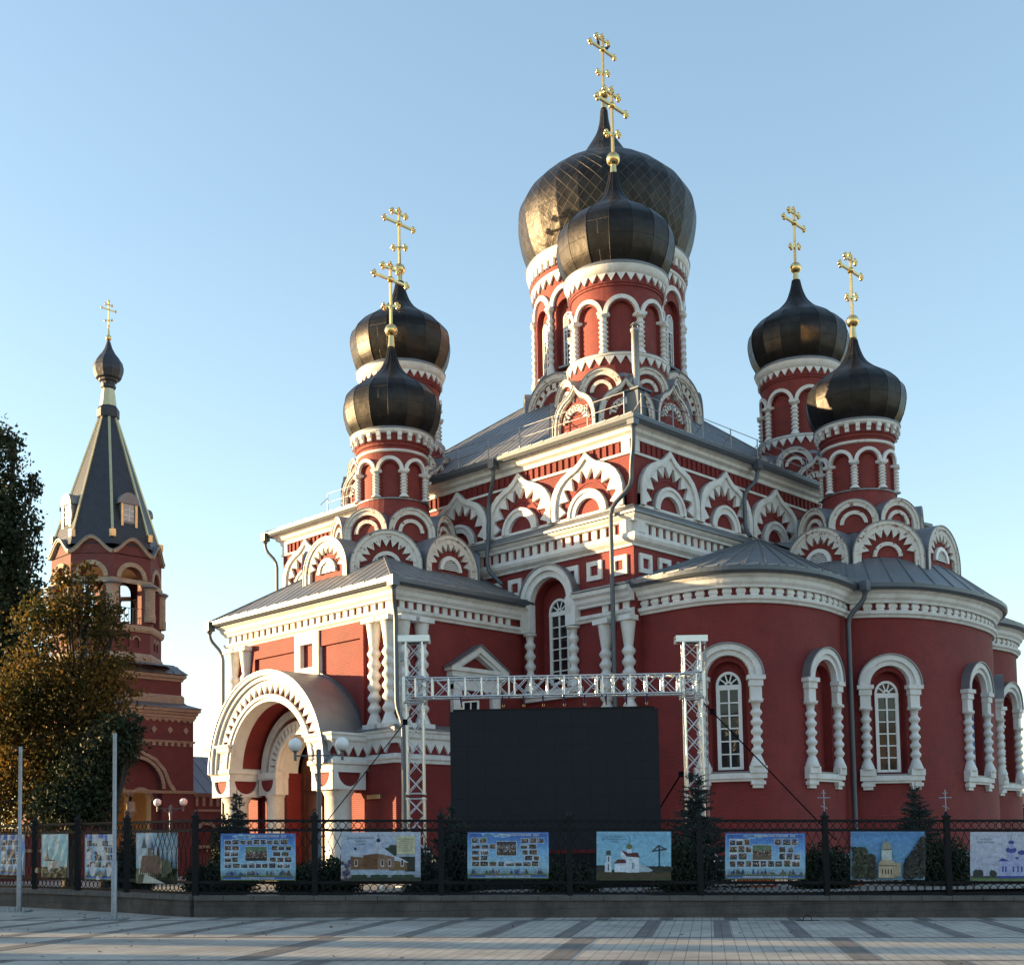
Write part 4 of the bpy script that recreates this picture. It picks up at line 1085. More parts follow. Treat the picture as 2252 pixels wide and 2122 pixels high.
for M, lo, hi in ((BE, BC[1]-hb, BC[1]+hb), (BS, BC[0]-hb, BC[0]+hb)):
    n = 18
    for i in range(n):
        a = lo+(hi-lo)*(i+.5)/n
        b.rect(M, a-.09, a+.09, 7.55, 7.76, 0, .07, 0); b.slab(M, [(a-.16, 9.0), (a, 8.86), (a+.16, 9.0)], 0, .05, 0)
    for i in range(7):
        a = lo+(hi-lo)*(i+.5)/7
        b.slab(M, [(a, 8.24), (a+.16, 8.44), (a, 8.64), (a-.16, 8.44)], 0, .05, 0)
    c = 33.65 if M is BE else BC[0]
    b.band(M, arc(c, 5.2, 1.78), arc(c, 5.2, 1.6), 0, .08, 0)
    O = [(c-2.45, 5.1), (c-2.1, 5.55), (c-1.75, 6.3), (c-1.2, 6.85), (c-.5, 7.15), (c, 7.5), (c+.5, 7.15), (c+1.2, 6.85), (c+1.75, 6.3), (c+2.1, 5.55), (c+2.45, 5.1)]
    b.band(M, O, [(c+(x-c)*.93, z-.16) for x, z in O], 0, .12, 0)
    for e in (-.72, .6): b.band(M, arc(c+e, 4.55, .74), arc(c+e, 4.55, .6), -.45, -.4, 0)
bp(b, "yellow_brick_band", [BTYEL])
b = MB()
b.sweep(sq(hb), [(.3,9.62),(.36,9.64),(.34,9.68),(-.45,10.0)], 0, True); b.sweep(sq(hu), [(.2,11.56),(.28,11.58),(.26,11.62),(-.3,12.15)], 0, True)
for s, h, z0, z1, dd in ((sq(hb), hb, 9.68, 9.98, .7), (sq(hu), hu, 11.64, 12.1, .5)):
    for i in range(4):
        M = pathmap([s[i], s[(i+1) % 4]]); a = .3
        while a < M.length: b.bar(M(a, z0, .3), M(a, z1, -.4), .04, .04); a += .55
b.lathe(BC, [(hu*1.35, 11.9), (2.9, 12.2)], 8, 0, False, cap=False, phase=PI/8)
bp(b, "skirt_roof", [ROOF])
# octagon
ao = 2.72; Ro = ao/math.cos(PI/8); hs = ao*math.tan(PI/8)
b = MB(); Y = MB(); FL = []
for k, ang in enumerate(OCT):
    M = face_map(BC, ang, ao)
    b.sheet(M, -hs, hs, 12.0, 14.15, [(-.28, .17, 12.9, 13.3, .12, 0), (.28, .17, 12.9, 13.3, .12, 0)], du=1)
    b.sheet(M, -hs, hs, 14.15, 17.95, [(0, .66, 14.2, 16.65, .55, None)], du=1)
    c = [(-hs, 17.9)]+[(hs*(-1+2*i/16), 18.0+.8*(math.cos(PI*(-1+2*i/16)/1.0)*.5+.5)**.9) for i in range(17)]+[(hs, 17.9)]
    b.slab(M, c, -.25, 0, 0)
    cv = c[1:-1]; Y.band(M, [(a*1.06, z+.06) for a, z in cv], [(a, z-.09) for a, z in cv], 0, .18, 0)
    F = MB(); F.band(M, [(a*1.07, z+.1) for a, z in cv], [(a*1.06, z+.055) for a, z in cv], -.5, .22, 0)
    Y.band(M, arc(0, 16.65, .9), arc(0, 16.65, .66), 0, .07, 0)
    for s in (-1, 1): Y.band(M, arc(s*.28, 13.3, .25, n=8), arc(s*.28, 13.3, .17, n=8), 0, .04, 0)
    p = cornerpt(BC, ang+22.5, Ro-.1); Y.lathe(p, [(.36, 14.35), (.36, 14.8), (.33, 14.85), (.33, 16.1), (.4, 16.2)], 12, 0, False, cap=False)
    FL.append((F, "gable_coping")); F = MB(); F.lathe(p, [(.36, 16.2), (.5, 16.3), (.5, 16.36), (.4, 16.42)], 12, 0, False, cap=False)
    FL.append((F, "pier_cap")); F = MB()
    for j in range(5):
        F.tube([M(-.5+.25*j, 14.25, -.3), M(-.5+.25*j, 15.1, -.3)], .02, 5)
    F.tube([M(-.6, 15.1, -.3), M(.6, 15.1, -.3)], .025, 5); FL.append((F, "belfry_railing"))
octp = [cornerpt(BC, a-22.5, Ro) for a in OCT]
Y.sweep(octp, [(0,12.1),(.12,12.1),(.12,12.4),(0,12.6)], 0, True); Y.sweep(octp, [(0,13.75),(.08,13.75),(.16,13.9),(.16,14.1),(0,14.14)], 0, True); Y.sweep(octp, [(0,16.38),(.06,16.38),(.06,16.62),(0,16.64)], 0, True)
drum_ = bp(b, "belfry_wall", [BTRED]); bp(Y, "belfry_brickwork", [BTYEL], drum_); [bp(q, n_, [ROOF], drum_) for q, n_ in FL]
b = MB(); b.lathe(BC, [(2.3, 14.1), (.01, 14.15)], 8, 0, False, cap=False, phase=PI/8); bp(b, "belfry_floor", [CREAM], drum_)
b = MB(); b.lathe(BC, [(2.5, 17.6), (.01, 17.7)], 8, 0, False, cap=False, phase=PI/8)
bp(b, "belfry_ceiling", [CREAM], drum_)
b = MB(); b.lathe(BC, [(.72,15.3),(.66,15.4),(.5,15.7),(.42,16.2),(.36,16.6),(.2,16.8),(.03,16.85)], 20); b.bar((BC[0],BC[1],16.8),(BC[0],BC[1],17.65),.08); bp(b, "bronze_bell", [mat("bell_bronze",(.06,.045,.03),.45,.8)], drum_)
# tent
Rt = 2.62/math.cos(PI/8)
b = MB(); b.lathe(BC, [(Rt*1.05, 18.45), (Rt, 18.95), (.5, 26.3)], 8, 0, False, cap=False, phase=PI/8); tent = bp(b, "tent_roof", [TENT])
b = MB()
for k in range(8):
    t = PI/8+k*PI/4; p = Vector((BC[0]+Rt*1.01*math.cos(t), BC[1]+Rt*1.01*math.sin(t), 18.95)); q = Vector((BC[0]+.5*math.cos(t), BC[1]+.5*math.sin(t), 26.3))
    b.bar(p, q, .14, .08); b.obox(p+Vector((0,0,.1)), (.13,0,0), (0,.13,0), (0,0,.2))
b.lathe(BC, [(.47, 26.95), (.34, 28.0)], 8, 0, False, phase=PI/8)
bp(b, "brass_ridge", [BRASS], tent)
b = MB()
b.lathe(BC, [(.5,26.2),(.62,26.3),(.62,26.75),(.5,26.95)], 8, 0, False, phase=PI/8); b.lathe(BC, [(.34,27.95),(.42,28.05),(.42,28.2),(.36,28.25)], 8, 0, False, phase=PI/8)
b.lathe(BC, [(.36,28.2),(.4,28.35),(.52,28.42),(.55,28.52),(.7,28.58),(.74,28.7),(.82,28.95),(.84,29.2),(.77,29.5),(.58,29.8),(.38,30.05),(.22,30.35),(.14,30.6),(.1,30.75)], 10, 0, False, phase=PI/8)
bp(b, "onion_dome", [TENT], tent)
b = MB()
for ang in OCT[::2]+[45+90*i for i in range(4)]:
    if ang not in (0, 45, 315, 270, 90, 225): continue
    ap = 2.62*(1-(20.2-18.95)/7.35*(1-.5/2.85)); 
    if ang in (45, 315): continue
    M = face_map(BC, ang, ap)
    b.rect(M, -.45, .45, 19.75, 20.9, -.9, .12, 0); b.slab(M, [(-.6, 20.85)]+arc(0, 20.9, .58, n=12)+[(.6, 20.85)], -1.2, .25, 0)
    b.slab(M, [(-.3, 19.9)]+arc(0, 20.75, .3, n=10)+[(.3, 19.9)], .1, .135, 1)
    for e in (-.42, .42): b.rect(M, e-.07, e+.07, 19.6, 20.85, .1, .2, 2)
    b.rect(M, -.02, .02, 19.9, 21.0, .13, .16, 3)
    for z in (20.2, 20.5, 20.8): b.rect(M, -.3, .3, z-.02, z+.02, .13, .16, 3)
bp(b, "dormer_window", [ROOF, mat("pale_pane",(.35,.4,.45),.15), BRASS, PLAINW], tent)
b = MB(); zb = 31.0
b.ball((BC[0], BC[1], 30.95), .17, 10); b.lathe(BC, [(.09,31.05),(.03,31.6)], 8); b.ball((BC[0],BC[1],31.65), .07, 6); b.bar((BC[0],BC[1],31.5),(BC[0],BC[1],33.1),.06)
for z, h, tl in ((32.62,.42,0),(32.9,.2,0),(31.98,.2,.07)):
    b.bar((BC[0],BC[1]-h,z-tl),(BC[0],BC[1]+h,z+tl),.06); 
    for s in (-1,1): b.ball((BC[0],BC[1]+s*h,z+s*tl),.075,6)
b.ball((BC[0],BC[1],33.1),.08,6)
bp(b, "cross", [GOLD], tent)
# low ranges beside the tower
gate = empty("gatehouse", (-63.5, 42, .3), "low dark red brick range with grey roof between bell tower and church porch", "gatehouse")
GX = -61.2; GM = plane(GX, 0, 0, 1)
b = MB(); b.sheet(GM, 37.2, 50, .3, 5.0, [(38.1+3.2*k, .5, 1.6, 2.75, .12, 0) for k in range(4)], du=2); b.sheet(plane(0, 50, -1, 0), 61.2, 66, .3, 5); gate_w = b.build("wall", [BTRED], gate)
b = MB(); pth = [(GX, 37.2), (GX, 50)]
b.sweep(pth, [(0,4.8),(.1,4.8),(.2,4.9),(.2,5.06),(0,5.08)], 0); b.sweep(pth, [(0,4.0),(.06,4.0),(.06,4.1),(0,4.12)], 0); b.sweep(pth, [(0,1.95),(.05,1.95),(.05,2.1),(0,2.12)], 0)
for i in range(28): b.rect(GM, 37.4+.45*i, 37.4+.45*i+.16, 4.3, 4.8, 0, .07, 0)
for k in range(4):
    c = 38.1+3.2*k; b.band(GM, arc(c, 2.75, .72, n=12), arc(c, 2.75, .5, n=12), 0, .06, 0)
    for s in (-1, 1): b.rect(GM, c+s*.61-.11, c+s*.61+.11, 2.3, 2.75, 0, .06, 0)
b.build("yellow_brick_band", [BTYEL], gate)
b = MB(); roof_plane(b, (GX+.35, 37.2, 5.0), (GX+.35, 50.3, 5.0), [(-64, 50.3, 7.3), (-64, 37.2, 7.3)], None, .75); roof_plane(b, (-66.8, 50.3, 5.0), (-66.8, 37.2, 5.0), [(-64, 37.2, 7.3), (-64, 50.3, 7.3)], None, .75)
b.build("roof", [ROOF], gate)
fw = empty("boundary_wall", (-61, 24, .3), "low dark red brick boundary wall behind the autumn trees", "wall")
b = MB(); LM = plane(-61.3, 0, 0, 1)
b.sheet(LM, 8, 30.3, .2, 2.9, [(27.0-3.4*k, .42, 1.5, 2.2, .1, 0) for k in range(5)][::-1], du=3); b.sheet(plane(-62.0, 0, 0, -1), -30.3, -8, .2, 2.9, du=5); b.build("wall", [BTRED], fw)
b = MB(); b.box(-62.1, -61.2, 8, 30.3, 2.9, 3.05); b.sweep([(-61.3, 8), (-61.3, 30.3)], [(0,1.85),(.05,1.85),(.05,2.0),(0,2.02)])
for k in range(5): b.band(LM, arc(27-3.4*k, 2.2, .62, n=12), arc(27-3.4*k, 2.2, .42, n=12), 0, .05, 0)
b.build("yellow_brick_band", [BTYEL], fw)

# ================================================================== ground
TILT = math.tan(math.radians(1.014))
def gz(r): return -TILT*max(-26, min(26, r))
def rf(r, f, z=0.0): v = RH*r+FH*f; return Vector((v.x, v.y, gz(r)+z))
def pave_fx(t, tc, out, b):
    uv = t.nodes.new("ShaderNodeUVMap")
    br = t.nodes.new("ShaderNodeTexBrick"); br.offset = 0.0
    br.inputs["Scale"].default_value = 1; br.inputs["Brick Width"].default_value = 0.2; br.inputs["Row Height"].default_value = 0.4
    br.inputs["Mortar Size"].default_value = 0.007; br.inputs["Mortar Smooth"].default_value = 0.3
    br.inputs["Color1"].default_value = (1,1,1,1); br.inputs["Color2"].default_value = (.84,.84,.84,1); br.inputs["Mortar"].default_value = (.3,.3,.3,1)
    t.links.new(uv.outputs[0], br.inputs["Vector"])
    bp_ = t.nodes.new("ShaderNodeBump"); bp_.invert = True; bp_.inputs["Strength"].default_value = .5; bp_.inputs["Distance"].default_value = .008
    t.links.new(br.outputs["Fac"], bp_.inputs["Height"]); t.links.new(bp_.outputs["Normal"], b.inputs["Normal"])
    m = t.nodes.new("ShaderNodeMix"); m.data_type = 'RGBA'; m.blend_type = 'MULTIPLY'; m.inputs[0].default_value = 1
    t.links.new(out, m.inputs[6]); t.links.new(br.outputs["Color"], m.inputs[7])
    n = t.nodes.new("ShaderNodeTexNoise"); n.inputs["Scale"].default_value = .45; n.inputs["Detail"].default_value = 8; n.inputs["Roughness"].default_value = .7; t.links.new(uv.outputs[0], n.inputs["Vector"])
    r = t.nodes.new("ShaderNodeMapRange"); r.inputs[1].default_value = .35; r.inputs[2].default_value = .7; r.inputs[3].default_value = .6; r.inputs[4].default_value = 1.1; t.links.new(n.outputs["Fac"], r.inputs[0])
    m2 = t.nodes.new("ShaderNodeMix"); m2.data_type = 'RGBA'; m2.blend_type = 'MULTIPLY'; m2.inputs[0].default_value = 1
    t.links.new(m.outputs[2], m2.inputs[6]); t.links.new(r.outputs[0], m2.inputs[7]); return m2.outputs[2]
PAVE = mat("light_pavers", (0.46, 0.425, 0.375), 0.8, var=.08, scale=2, extra=pave_fx)
PAVED = mat("dark_pavers", (0.185, 0.17, 0.16), 0.8, var=.12, scale=3, extra=pave_fx)
SK = .1547
b = MB(); b.uvs = []
rs = [-900, -300, -100, -40, -26]+[-22+2*i for i in range(23)]+[26, 40, 100, 300, 900]; fs_ = [-60, -20, 0, 6]+[8+2*i for i in range(13)]+[40, 60, 90, 140, 300, 1200]
for i in range(len(rs)-1):
    for j in range(len(fs_)-1):
        q = [(rs[i], fs_[j]), (rs[i+1], fs_[j]), (rs[i+1], fs_[j+1]), (rs[i], fs_[j+1])]
        b.add([rf(*k) for k in q], [(0,1,2,3)]); b.uvs += [(k[0]-SK*k[1], k[1]) for k in q]
tag(b.build("plaza_paving", [PAVE]), kind="structure")
b = MB(); b.uvs = []
def dk(u0, u1, f0, f1):
    n = 6
    for i in range(n):
        a, c = u0+(u1-u0)*i/n, u0+(u1-u0)*(i+1)/n
        q = [(a+SK*f0, f0), (c+SK*f0, f0), (c+SK*f1, f1), (a+SK*f1, f1)]
        b.add([rf(k[0], k[1], .004) for k in q], [(0,1,2,3)]); b.uvs += [(k[0]-SK*k[1], k[1]) for k in q]
for f, w_ in ((28.15, .2), (22.75, .14), (18.1, .14), (13.4, .14)): dk(-30, 30, f, f+w_)
k = 0; u = -22
while u < 22:
    dk(u, u+.33, 22.9, 28.1); dk(u+.25, u+.55, 28.4, 29.4); u += 1.47
u = -20.7
while u < 22: dk(u, u+.42, 18.3, 22.7); dk(u+1.2, u+1.6, 13.6, 18.05); u += 4.55
tag(b.build("paving_band", [PAVED]), kind="structure")
b = MB()
P0 = at(430, 2016, 29.9); LD = (Vector((-36.5, 15.0, 0))-Vector((-26.08, 15.94, 0))).normalized()
PL = P0+LD*60; PR = at(3300, 2012, 29.9)
back = [Vector((-180, 60, 0)), Vector((-180, 200, 0)), Vector((60, 200, 0))]
b.add([(p.x, p.y, GZ) for p in [P0, PR]+[Vector((60, 90, 0))]+[back[2], back[1], back[0]]+[PL]], [list(range(7))])
tag(b.build("churchyard_ground", [CHURCHYARD]), kind="structure")

# ================================================================== fence
FD = 29.5; PPM = FPX/FD
fposts = [430, 693, 972, 1255, 1543, 1821, 2090, 2360]
def leftpt(px, y=2016):
    # where the line of sight meets the left run of the fence
    d = at(px, y, 10)-EYE; A = Vector((P0.x, P0.y)); n = Vector((-LD.y, LD.x)); t = (A.dot(n))/(d.x*n.x+d.y*n.y); return Vector((d.x*t, d.y*t, 0))
def onground(v, h=0): return Vector((v.x, v.y, gz(v.dot(RH))+h))
front = [onground(at(px, 2016, FD)) for px in fposts]
left = [onground(leftpt(px)) for px in (279, 170.4, 76)]; sp_ = (left[1]-left[2]).length
left += [left[2]+LD*3.0*k+Vector((0,0,0)) for k in (1, 2, 3)]
line = left[::-1]+front
WH = .505
stone = MB()
for i in range(len(line)-1):
    p, q = line[i], line[i+1]; t = (q-p); t.z = 0; t.normalize(); o = Vector((t.y, -t.x, 0))
    def wall(h0, h1, d0, d1, m):
        vs = [p+o*d0+Vector((0,0,h0)), q+o*d0+Vector((0,0,h0)), q+o*d1+Vector((0,0,h0)), p+o*d1+Vector((0,0,h0))]
        vs += [v+Vector((0,0,h1-h0)) for v in vs]; stone.add(vs, [(0,3,2,1),(4,5,6,7),(0,1,5,4),(1,2,6,5),(2,3,7,6),(3,0,4,7)], m)
    wall(-.3, WH-.11, .16, -.2, 0); wall(WH-.11, WH, .2, -.24, 1)
    n = int((q-p).length/.62)
    for k in range(n):
        c = p.lerp(q, k/n)+o*.2+Vector((0,0,WH-.055)); stone.obox(c, t*.006, o*.003, (0,0,.054), 2)
sw = stone.build("fence_plinth_wall", [CONC, CAPM, DARK]); tag(sw, "low grey stone block wall under the black iron fence", "wall")
fence = empty("iron_fence", P0+Vector((0,0,WH)), "black wrought iron fence with rings and crossed curves on the stone wall", "fence")
for i, p in enumerate(line):
    b = MB(); c = p+Vector((0,0,WH)); rgt = RH
    b.obox(c+Vector((0,0,.92)), RH*.065, FH*.065, (0,0,.92)); b.obox(c+Vector((0,0,1.86)), RH*.085, FH*.085, (0,0,.03)); b.lathe((c.x, c.y), [(.07,c.z+1.89),(.05,c.z+1.94),(.02,c.z+1.99)], 8)
    px = fposts[i-len(left)] if i >= len(left) else 0
    if px in (1821, 2090):
        for z, h, s in ((0,0,0),): b.tube([c+Vector((0,0,1.95)), c+Vector((0,0,2.5))], .014, 6, 1)
        b.tube([c-RH*.15+Vector((0,0,2.31)), c+RH*.15+Vector((0,0,2.31))], .014, 6, 1); b.tube([c-RH*.06+Vector((0,0,2.42)), c+RH*.06+Vector((0,0,2.42))], .012, 6, 1); b.tube([c-RH*.08+Vector((0,0,2.12)), c+RH*.08+Vector((0,0,2.05))], .012, 6, 1)
    else:
        b.tube([c+Vector((0,0,1.98))+RH*(.05*math.cos(PI*k/5))+Vector((0,0,.06*math.sin(PI*k/5))) for k in range(6)], .012, 5)
    b.build("post", [BLACKI, ZINC], fence)
for i in range(len(line)-1):
    p, q = line[i]+Vector((0,0,WH)), line[i+1]+Vector((0,0,WH)); L = (q-p).length; t = (q-p).normalized(); Z = Vector((0,0,1)); b = MB()
    for h0, h1 in ((1.735,1.795),(1.51,1.57),(.27,.34),(.02,.08)):
        hm = (h0+h1)/2; b.bar(p+Z*hm, q+Z*hm, .045, h1-h0, up=Z)
    n = int(L/.182)
    for k in range(n):
        c = p+t*(L*(k+.5)/n)
        for hc in (1.653, .175):
            rr = .082 if hc > 1 else .088
            b.tube([c+Z*(hc+rr*math.sin(2*PI*j/14))+t*(rr*math.cos(2*PI*j/14)) for j in range(15)], .011, 4, caps=False)
    n = int(L/.2)
    for k in range(-1, n+1):
        for s in (-1, 1):
            pts = []
            for j in range(9):
                h = j/8; x = L*(k+.5)/n+s*(.14*math.sin(PI*h*1.5-.6)); 
                if 0 < x < L: pts.append(p+t*x+Z*(.34+1.17*h))
            if len(pts) > 2: b.tube(pts, .0085, 4, caps=False)
    b.build("fence_panel", [BLACKI], fence)

# ================================================================== banners
def print_mat():
    m = bpy.data.materials.new("printed_vinyl"); m.use_nodes = True; t = m.node_tree; b = t.nodes["Principled BSDF"]; b.inputs["Roughness"].default_value = .45
    a = t.nodes.new("ShaderNodeVertexColor"); a.layer_name = "Col"; tc = t.nodes.new("ShaderNodeTexCoord"); out = a.outputs[0]
    for sc_, lo, hi in ((55, .62, 1.3), (9, .8, 1.12)):
        n = t.nodes.new("ShaderNodeTexNoise"); n.inputs["Scale"].default_value = sc_; n.inputs["Detail"].default_value = 4; t.links.new(tc.outputs["Object"], n.inputs["Vector"])
        r = t.nodes.new("ShaderNodeMapRange"); r.inputs[1].default_value = .3; r.inputs[2].default_value = .7; r.inputs[3].default_value = lo; r.inputs[4].default_value = hi; t.links.new(n.outputs["Fac"], r.inputs[0])
        mm = t.nodes.new("ShaderNodeMix"); mm.data_type = 'RGBA'; mm.blend_type = 'MULTIPLY'; mm.inputs[0].default_value = 1; t.links.new(out, mm.inputs[6]); t.links.new(r.outputs[0], mm.inputs[7]); out = mm.outputs[2]
    t.links.new(out, b.inputs["Base Color"])
    n = t.nodes.new("ShaderNodeTexNoise"); n.inputs["Scale"].default_value = 2.6; n.inputs["Detail"].default_value = 3; n.inputs["Distortion"].default_value = 1.5; t.links.new(tc.outputs["Object"], n.inputs["Vector"])
    bp_ = t.nodes.new("ShaderNodeBump"); bp_.inputs["Strength"].default_value = .6; bp_.inputs["Distance"].default_value = .05; t.links.new(n.outputs["Fac"], bp_.inputs["Height"]); t.links.new(bp_.outputs["Normal"], b.inputs["Normal"]); return m
PRINT = print_mat()
def lin(c): return tuple((x/255/12.92 if x/255 <= .04045 else ((x/255+.055)/1.055)**2.4) for x in c)
class Pic:
    """flat print: rectangles and polygons in banner units (x 0..W right, y 0..H up)"""
    def __init__(s, W, H, wav=0.0, seed=1): s.W, s.H, s.v, s.f, s.c, s.k, s.wav, s.rnd = W, H, [], [], [], 0, wav, random.Random(seed)
    def poly(s, pts, col, lift=None):
        s.k += 1; o = len(s.v); z = (.0008+.00005*s.k if lift is None else lift)*(3 if s.wav else 2)
        s.v += [(x, y, z) for x, y in pts]; s.f.append(list(range(o, o+len(pts)))); s.c.append(col)
    def rect(s, x0, y0, x1, y1, col, lift=None):
        if s.wav and (x1-x0 > .1 or y1-y0 > .1):
            a, c = max(1, math.ceil((x1-x0)/.07)), max(1, math.ceil((y1-y0)/.07)); s.k += 1; l = .0006*min(s.k, 6) if lift is None else lift
            for i in range(a):
                for j in range(c): s.poly([(x0+(x1-x0)*i/a, y0+(y1-y0)*j/c), (x0+(x1-x0)*(i+1)/a, y0+(y1-y0)*j/c), (x0+(x1-x0)*(i+1)/a, y0+(y1-y0)*(j+1)/c), (x0+(x1-x0)*i/a, y0+(y1-y0)*(j+1)/c)], col, l)
            return
        s.poly([(x0,y0),(x1,y0),(x1,y1),(x0,y1)], col, lift)
    def vgrad(s, x0, y0, x1, y1, cols, n=14, nx=1, lift=.0002):
        for i in range(n):
            t = (i+.5)/n*(len(cols)-1); k = min(int(t), len(cols)-2); u = t-k
            c = tuple(cols[k][j]*(1-u)+cols[k+1][j]*u for j in range(3))
            for j in range(nx): s.rect(x0+(x1-x0)*j/nx, y0+(y1-y0)*i/n, x0+(x1-x0)*(j+1)/nx, y0+(y1-y0)*(i+1)/n, c, lift)
    def blob(s, x, y, rx, ry, col, n=12, jag=.2, lift=None):
        s.poly([(x+rx*math.cos(2*PI*i/n)*(1+s.rnd.uniform(-jag, jag)), y+ry*math.sin(2*PI*i/n)*(1+s.rnd.uniform(-jag, jag))) for i in range(n)], col, lift)
    def photo(s, x0, y0, x1, y1):
        r = s.rnd; s.rect(x0-.008, y0-.008, x1+.008, y1+.008, lin((225,232,240)), .0012)
        top = r.choice([(150,165,185),(95,120,95),(60,62,70),(200,205,215),(110,85,60),(40,42,50),(70,95,130)]); midc = r.choice([(45,40,42),(60,45,40),(35,40,55),(75,55,40)]); low = r.choice([(60,75,45),(80,70,60),(45,42,48),(110,95,80),(55,60,70)])
        n = max(4, int((x1-x0)/.016)); m_ = max(4, int((y1-y0)/.016)); h1, h2 = r.uniform(.2, .4), r.uniform(.6, .8)
        for i in range(n):
            sk = r.uniform(-.08, .08)
            for j in range(m_):
                f = (j+.5)/m_+sk*(j/m_); d = r.gauss(0, 12)
                if f > h2: c = top
                elif f > h1: c = midc if r.random() < .62 else r.choice([(185,150,130),(200,200,205),(120,60,50),(60,75,110),(150,130,90)]); d = r.gauss(0, 20)
                else: c = low
                s.rect(x0+(x1-x0)*i/n, y0+(y1-y0)*j/m_, x0+(x1-x0)*(i+1)/n, y0+(y1-y0)*(j+1)/m_, lin([max(8, min(235, q+d)) for q in c]), .0018)
    def build(s, name, origin, ux, uy, label, group="banners tied to the iron fence"):
        n = ux.cross(uy).normalized(); me = bpy.data.meshes.new(name)
        vs = list(s.v); fc = list(s.f); cc = list(s.c)
        o = len(vs); t = .012
        vs += [(0,0,0),(s.W,0,0),(s.W,s.H,0),(0,s.H,0),(0,0,-t),(s.W,0,-t),(s.W,s.H,-t),(0,s.H,-t)]
        fc += [[o+4,o+7,o+6,o+5],[o,o+1,o+5,o+4],[o+1,o+2,o+6,o+5],[o+2,o+3,o+7,o+6],[o+3,o,o+4,o+7]]; cc += [lin((200,205,210))]*5
        def place(p):
            z = p[2]+(s.wav*(math.sin(p[0]*9+p[1]*6)+.6*math.sin(p[0]*17-p[1]*9+1)) if s.wav else 0)
            return ux*p[0]+uy*p[1]+n*z
        me.from_pydata([place(p) for p in vs], [], fc); me.materials.append(PRINT)
        ca = me.color_attributes.new("Col", 'FLOAT_COLOR', 'CORNER'); i = 0
        for f, c in zip(fc, cc):
            for _ in f: ca.data[i].color = (*c, 1); i += 1
        ob = bpy.data.objects.new(name, me); ob.location = origin; COL.objects.link(ob); tag(ob, label, "banner", group); s.frame = (origin, ux, uy, n, ob); return ob
    def text(s, body, x, y, h, col, width=None, name="lettering", align='CENTER'):
        origin, ux, uy, n, ob = s.frame
        cu = bpy.data.curves.new("t", 'FONT'); cu.body = body; cu.size = h; cu.align_x = align; cu.resolution_u = 2
        to = bpy.data.objects.new("t", cu); COL.objects.link(to); bpy.context.view_layer.update()
        me = bpy.data.meshes.new_from_object(to.evaluated_get(bpy.context.evaluated_depsgraph_get())); bpy.data.objects.remove(to); me.name = name
        if not len(me.vertices): return
        wd = max(v.co.x for v in me.vertices)-min(v.co.x for v in me.vertices); k = (width/wd) if width else 1
        for v in me.vertices:
            px_, py_ = x+v.co.x*k, y+v.co.y
            z = .02+(s.wav*(math.sin(px_*9+py_*6)+.6*math.sin(px_*17-py_*9+1)) if s.wav else 0)
            v.co = ux*px_+uy*py_+n*z
        me.materials.clear(); me.materials.append(col)
        o = bpy.data.objects.new(name, me); COL.objects.link(o); o.parent = ob
TXW = mat("white_ink", (.8,.82,.85), .5); TXD = mat("dark_ink", (.05,.06,.09), .5)
def banner_frame(x0, y0, x1, y1, d=FD-.12):
    o = at(x0, y1, d); u = at(x1, y1, d)-o; v = at(x0, y0, d)-o; u.z = u.z; W_, H_ = u.length, v.length; return o, u.normalized(), v.normalized(), W_, H_
def frame_line(p, col, i=.03, w=.008):
    W, H = p.W, p.H
    for a in ((i,i,W-i,i+w),(i,H-i-w,W-i,H-i),(i,i,i+w,H-i),(W-i-w,i,W-i,H-i)): p.rect(*a, col, .0014)
def collage(x0, y0, x1, y1, label, bottom, seed, d=FD-.12, frame=None, texts=True, wav=0, big=(.33,.42,.62,.72), rows=5):
    o, u, v, W, H = frame or banner_frame(x0, y0, x1, y1, d); p = Pic(W, H, wav, seed); r = p.rnd
    p.vgrad(0, 0, W, H, [lin((70,95,70)), lin((150,190,215)), lin((140,190,225)), lin((95,150,215)), lin((45,85,165))], 18, 4)
    p.rect(0, 0, W, .1*H, lin((70,95,60)), .0008); p.rect(.03*W, .03*H, .97*W, .075*H, lin((70,95,170)), .001)
    p.rect(0, .1*H, W, .125*H, lin((120,140,110)), .0008)
    for i in range(34):
        x = W*(.05+.9*r.random()); h = H*r.uniform(.04, .13)
        p.poly([(x-.02*W, .11*H), (x-.012*W, .11*H+h*.6), (x, .11*H+h), (x+.012*W, .11*H+h*.6), (x+.02*W, .11*H)], lin(r.choice([(90,110,160),(120,130,150),(70,90,80),(150,160,190),(110,90,80),(60,80,120)])), .0011)
    for i in range(0 if wav else 9): p.blob(W*(.2+.3*r.random()), H*(.9+.06*r.random()), .05*W, .03*H, lin((150,195,235)), lift=.001)
    bx0, by0, bx1, by1 = big; ys = [.26+.62*i/rows for i in range(rows+1)]
    for i in range(rows):
        x = .055
        while x < .9:
            w_ = r.uniform(.065, .1); 
            if x+w_ > .95: break
            y0_, y1_ = ys[i]+.012, ys[i+1]-.016+r.uniform(-.01, .012)
            if not (x+w_ > bx0-.01 and x < bx1+.01 and y1_ > by0-.01 and y0_ < by1+.01): p.photo(x*W, y0_*H, (x+w_)*W, y1_*H)
            x += w_+r.uniform(.014, .026)
    p.photo(bx0*W, by0*H, bx1*W, by1*H)
    frame_line(p, lin((170,205,235)))
    ob = p.build("banner", o, u, v, label)
    if texts:
        p.text("БОРИСОВСКАЯ ЕПАРХИЯ · 2024", .62*W, .915*H, .07*H, TXW, .5*W); p.text(bottom, .5*W, .033*H, .06*H, TXW, .44*W if len(bottom) < 25 else .56*W)
    return ob
collage(485, 1832, 650, 1936, "blue photo collage banner on the fence in front of the church porch", "МОЛОДЁЖНОЕ СЛУЖЕНИЕ", 3)
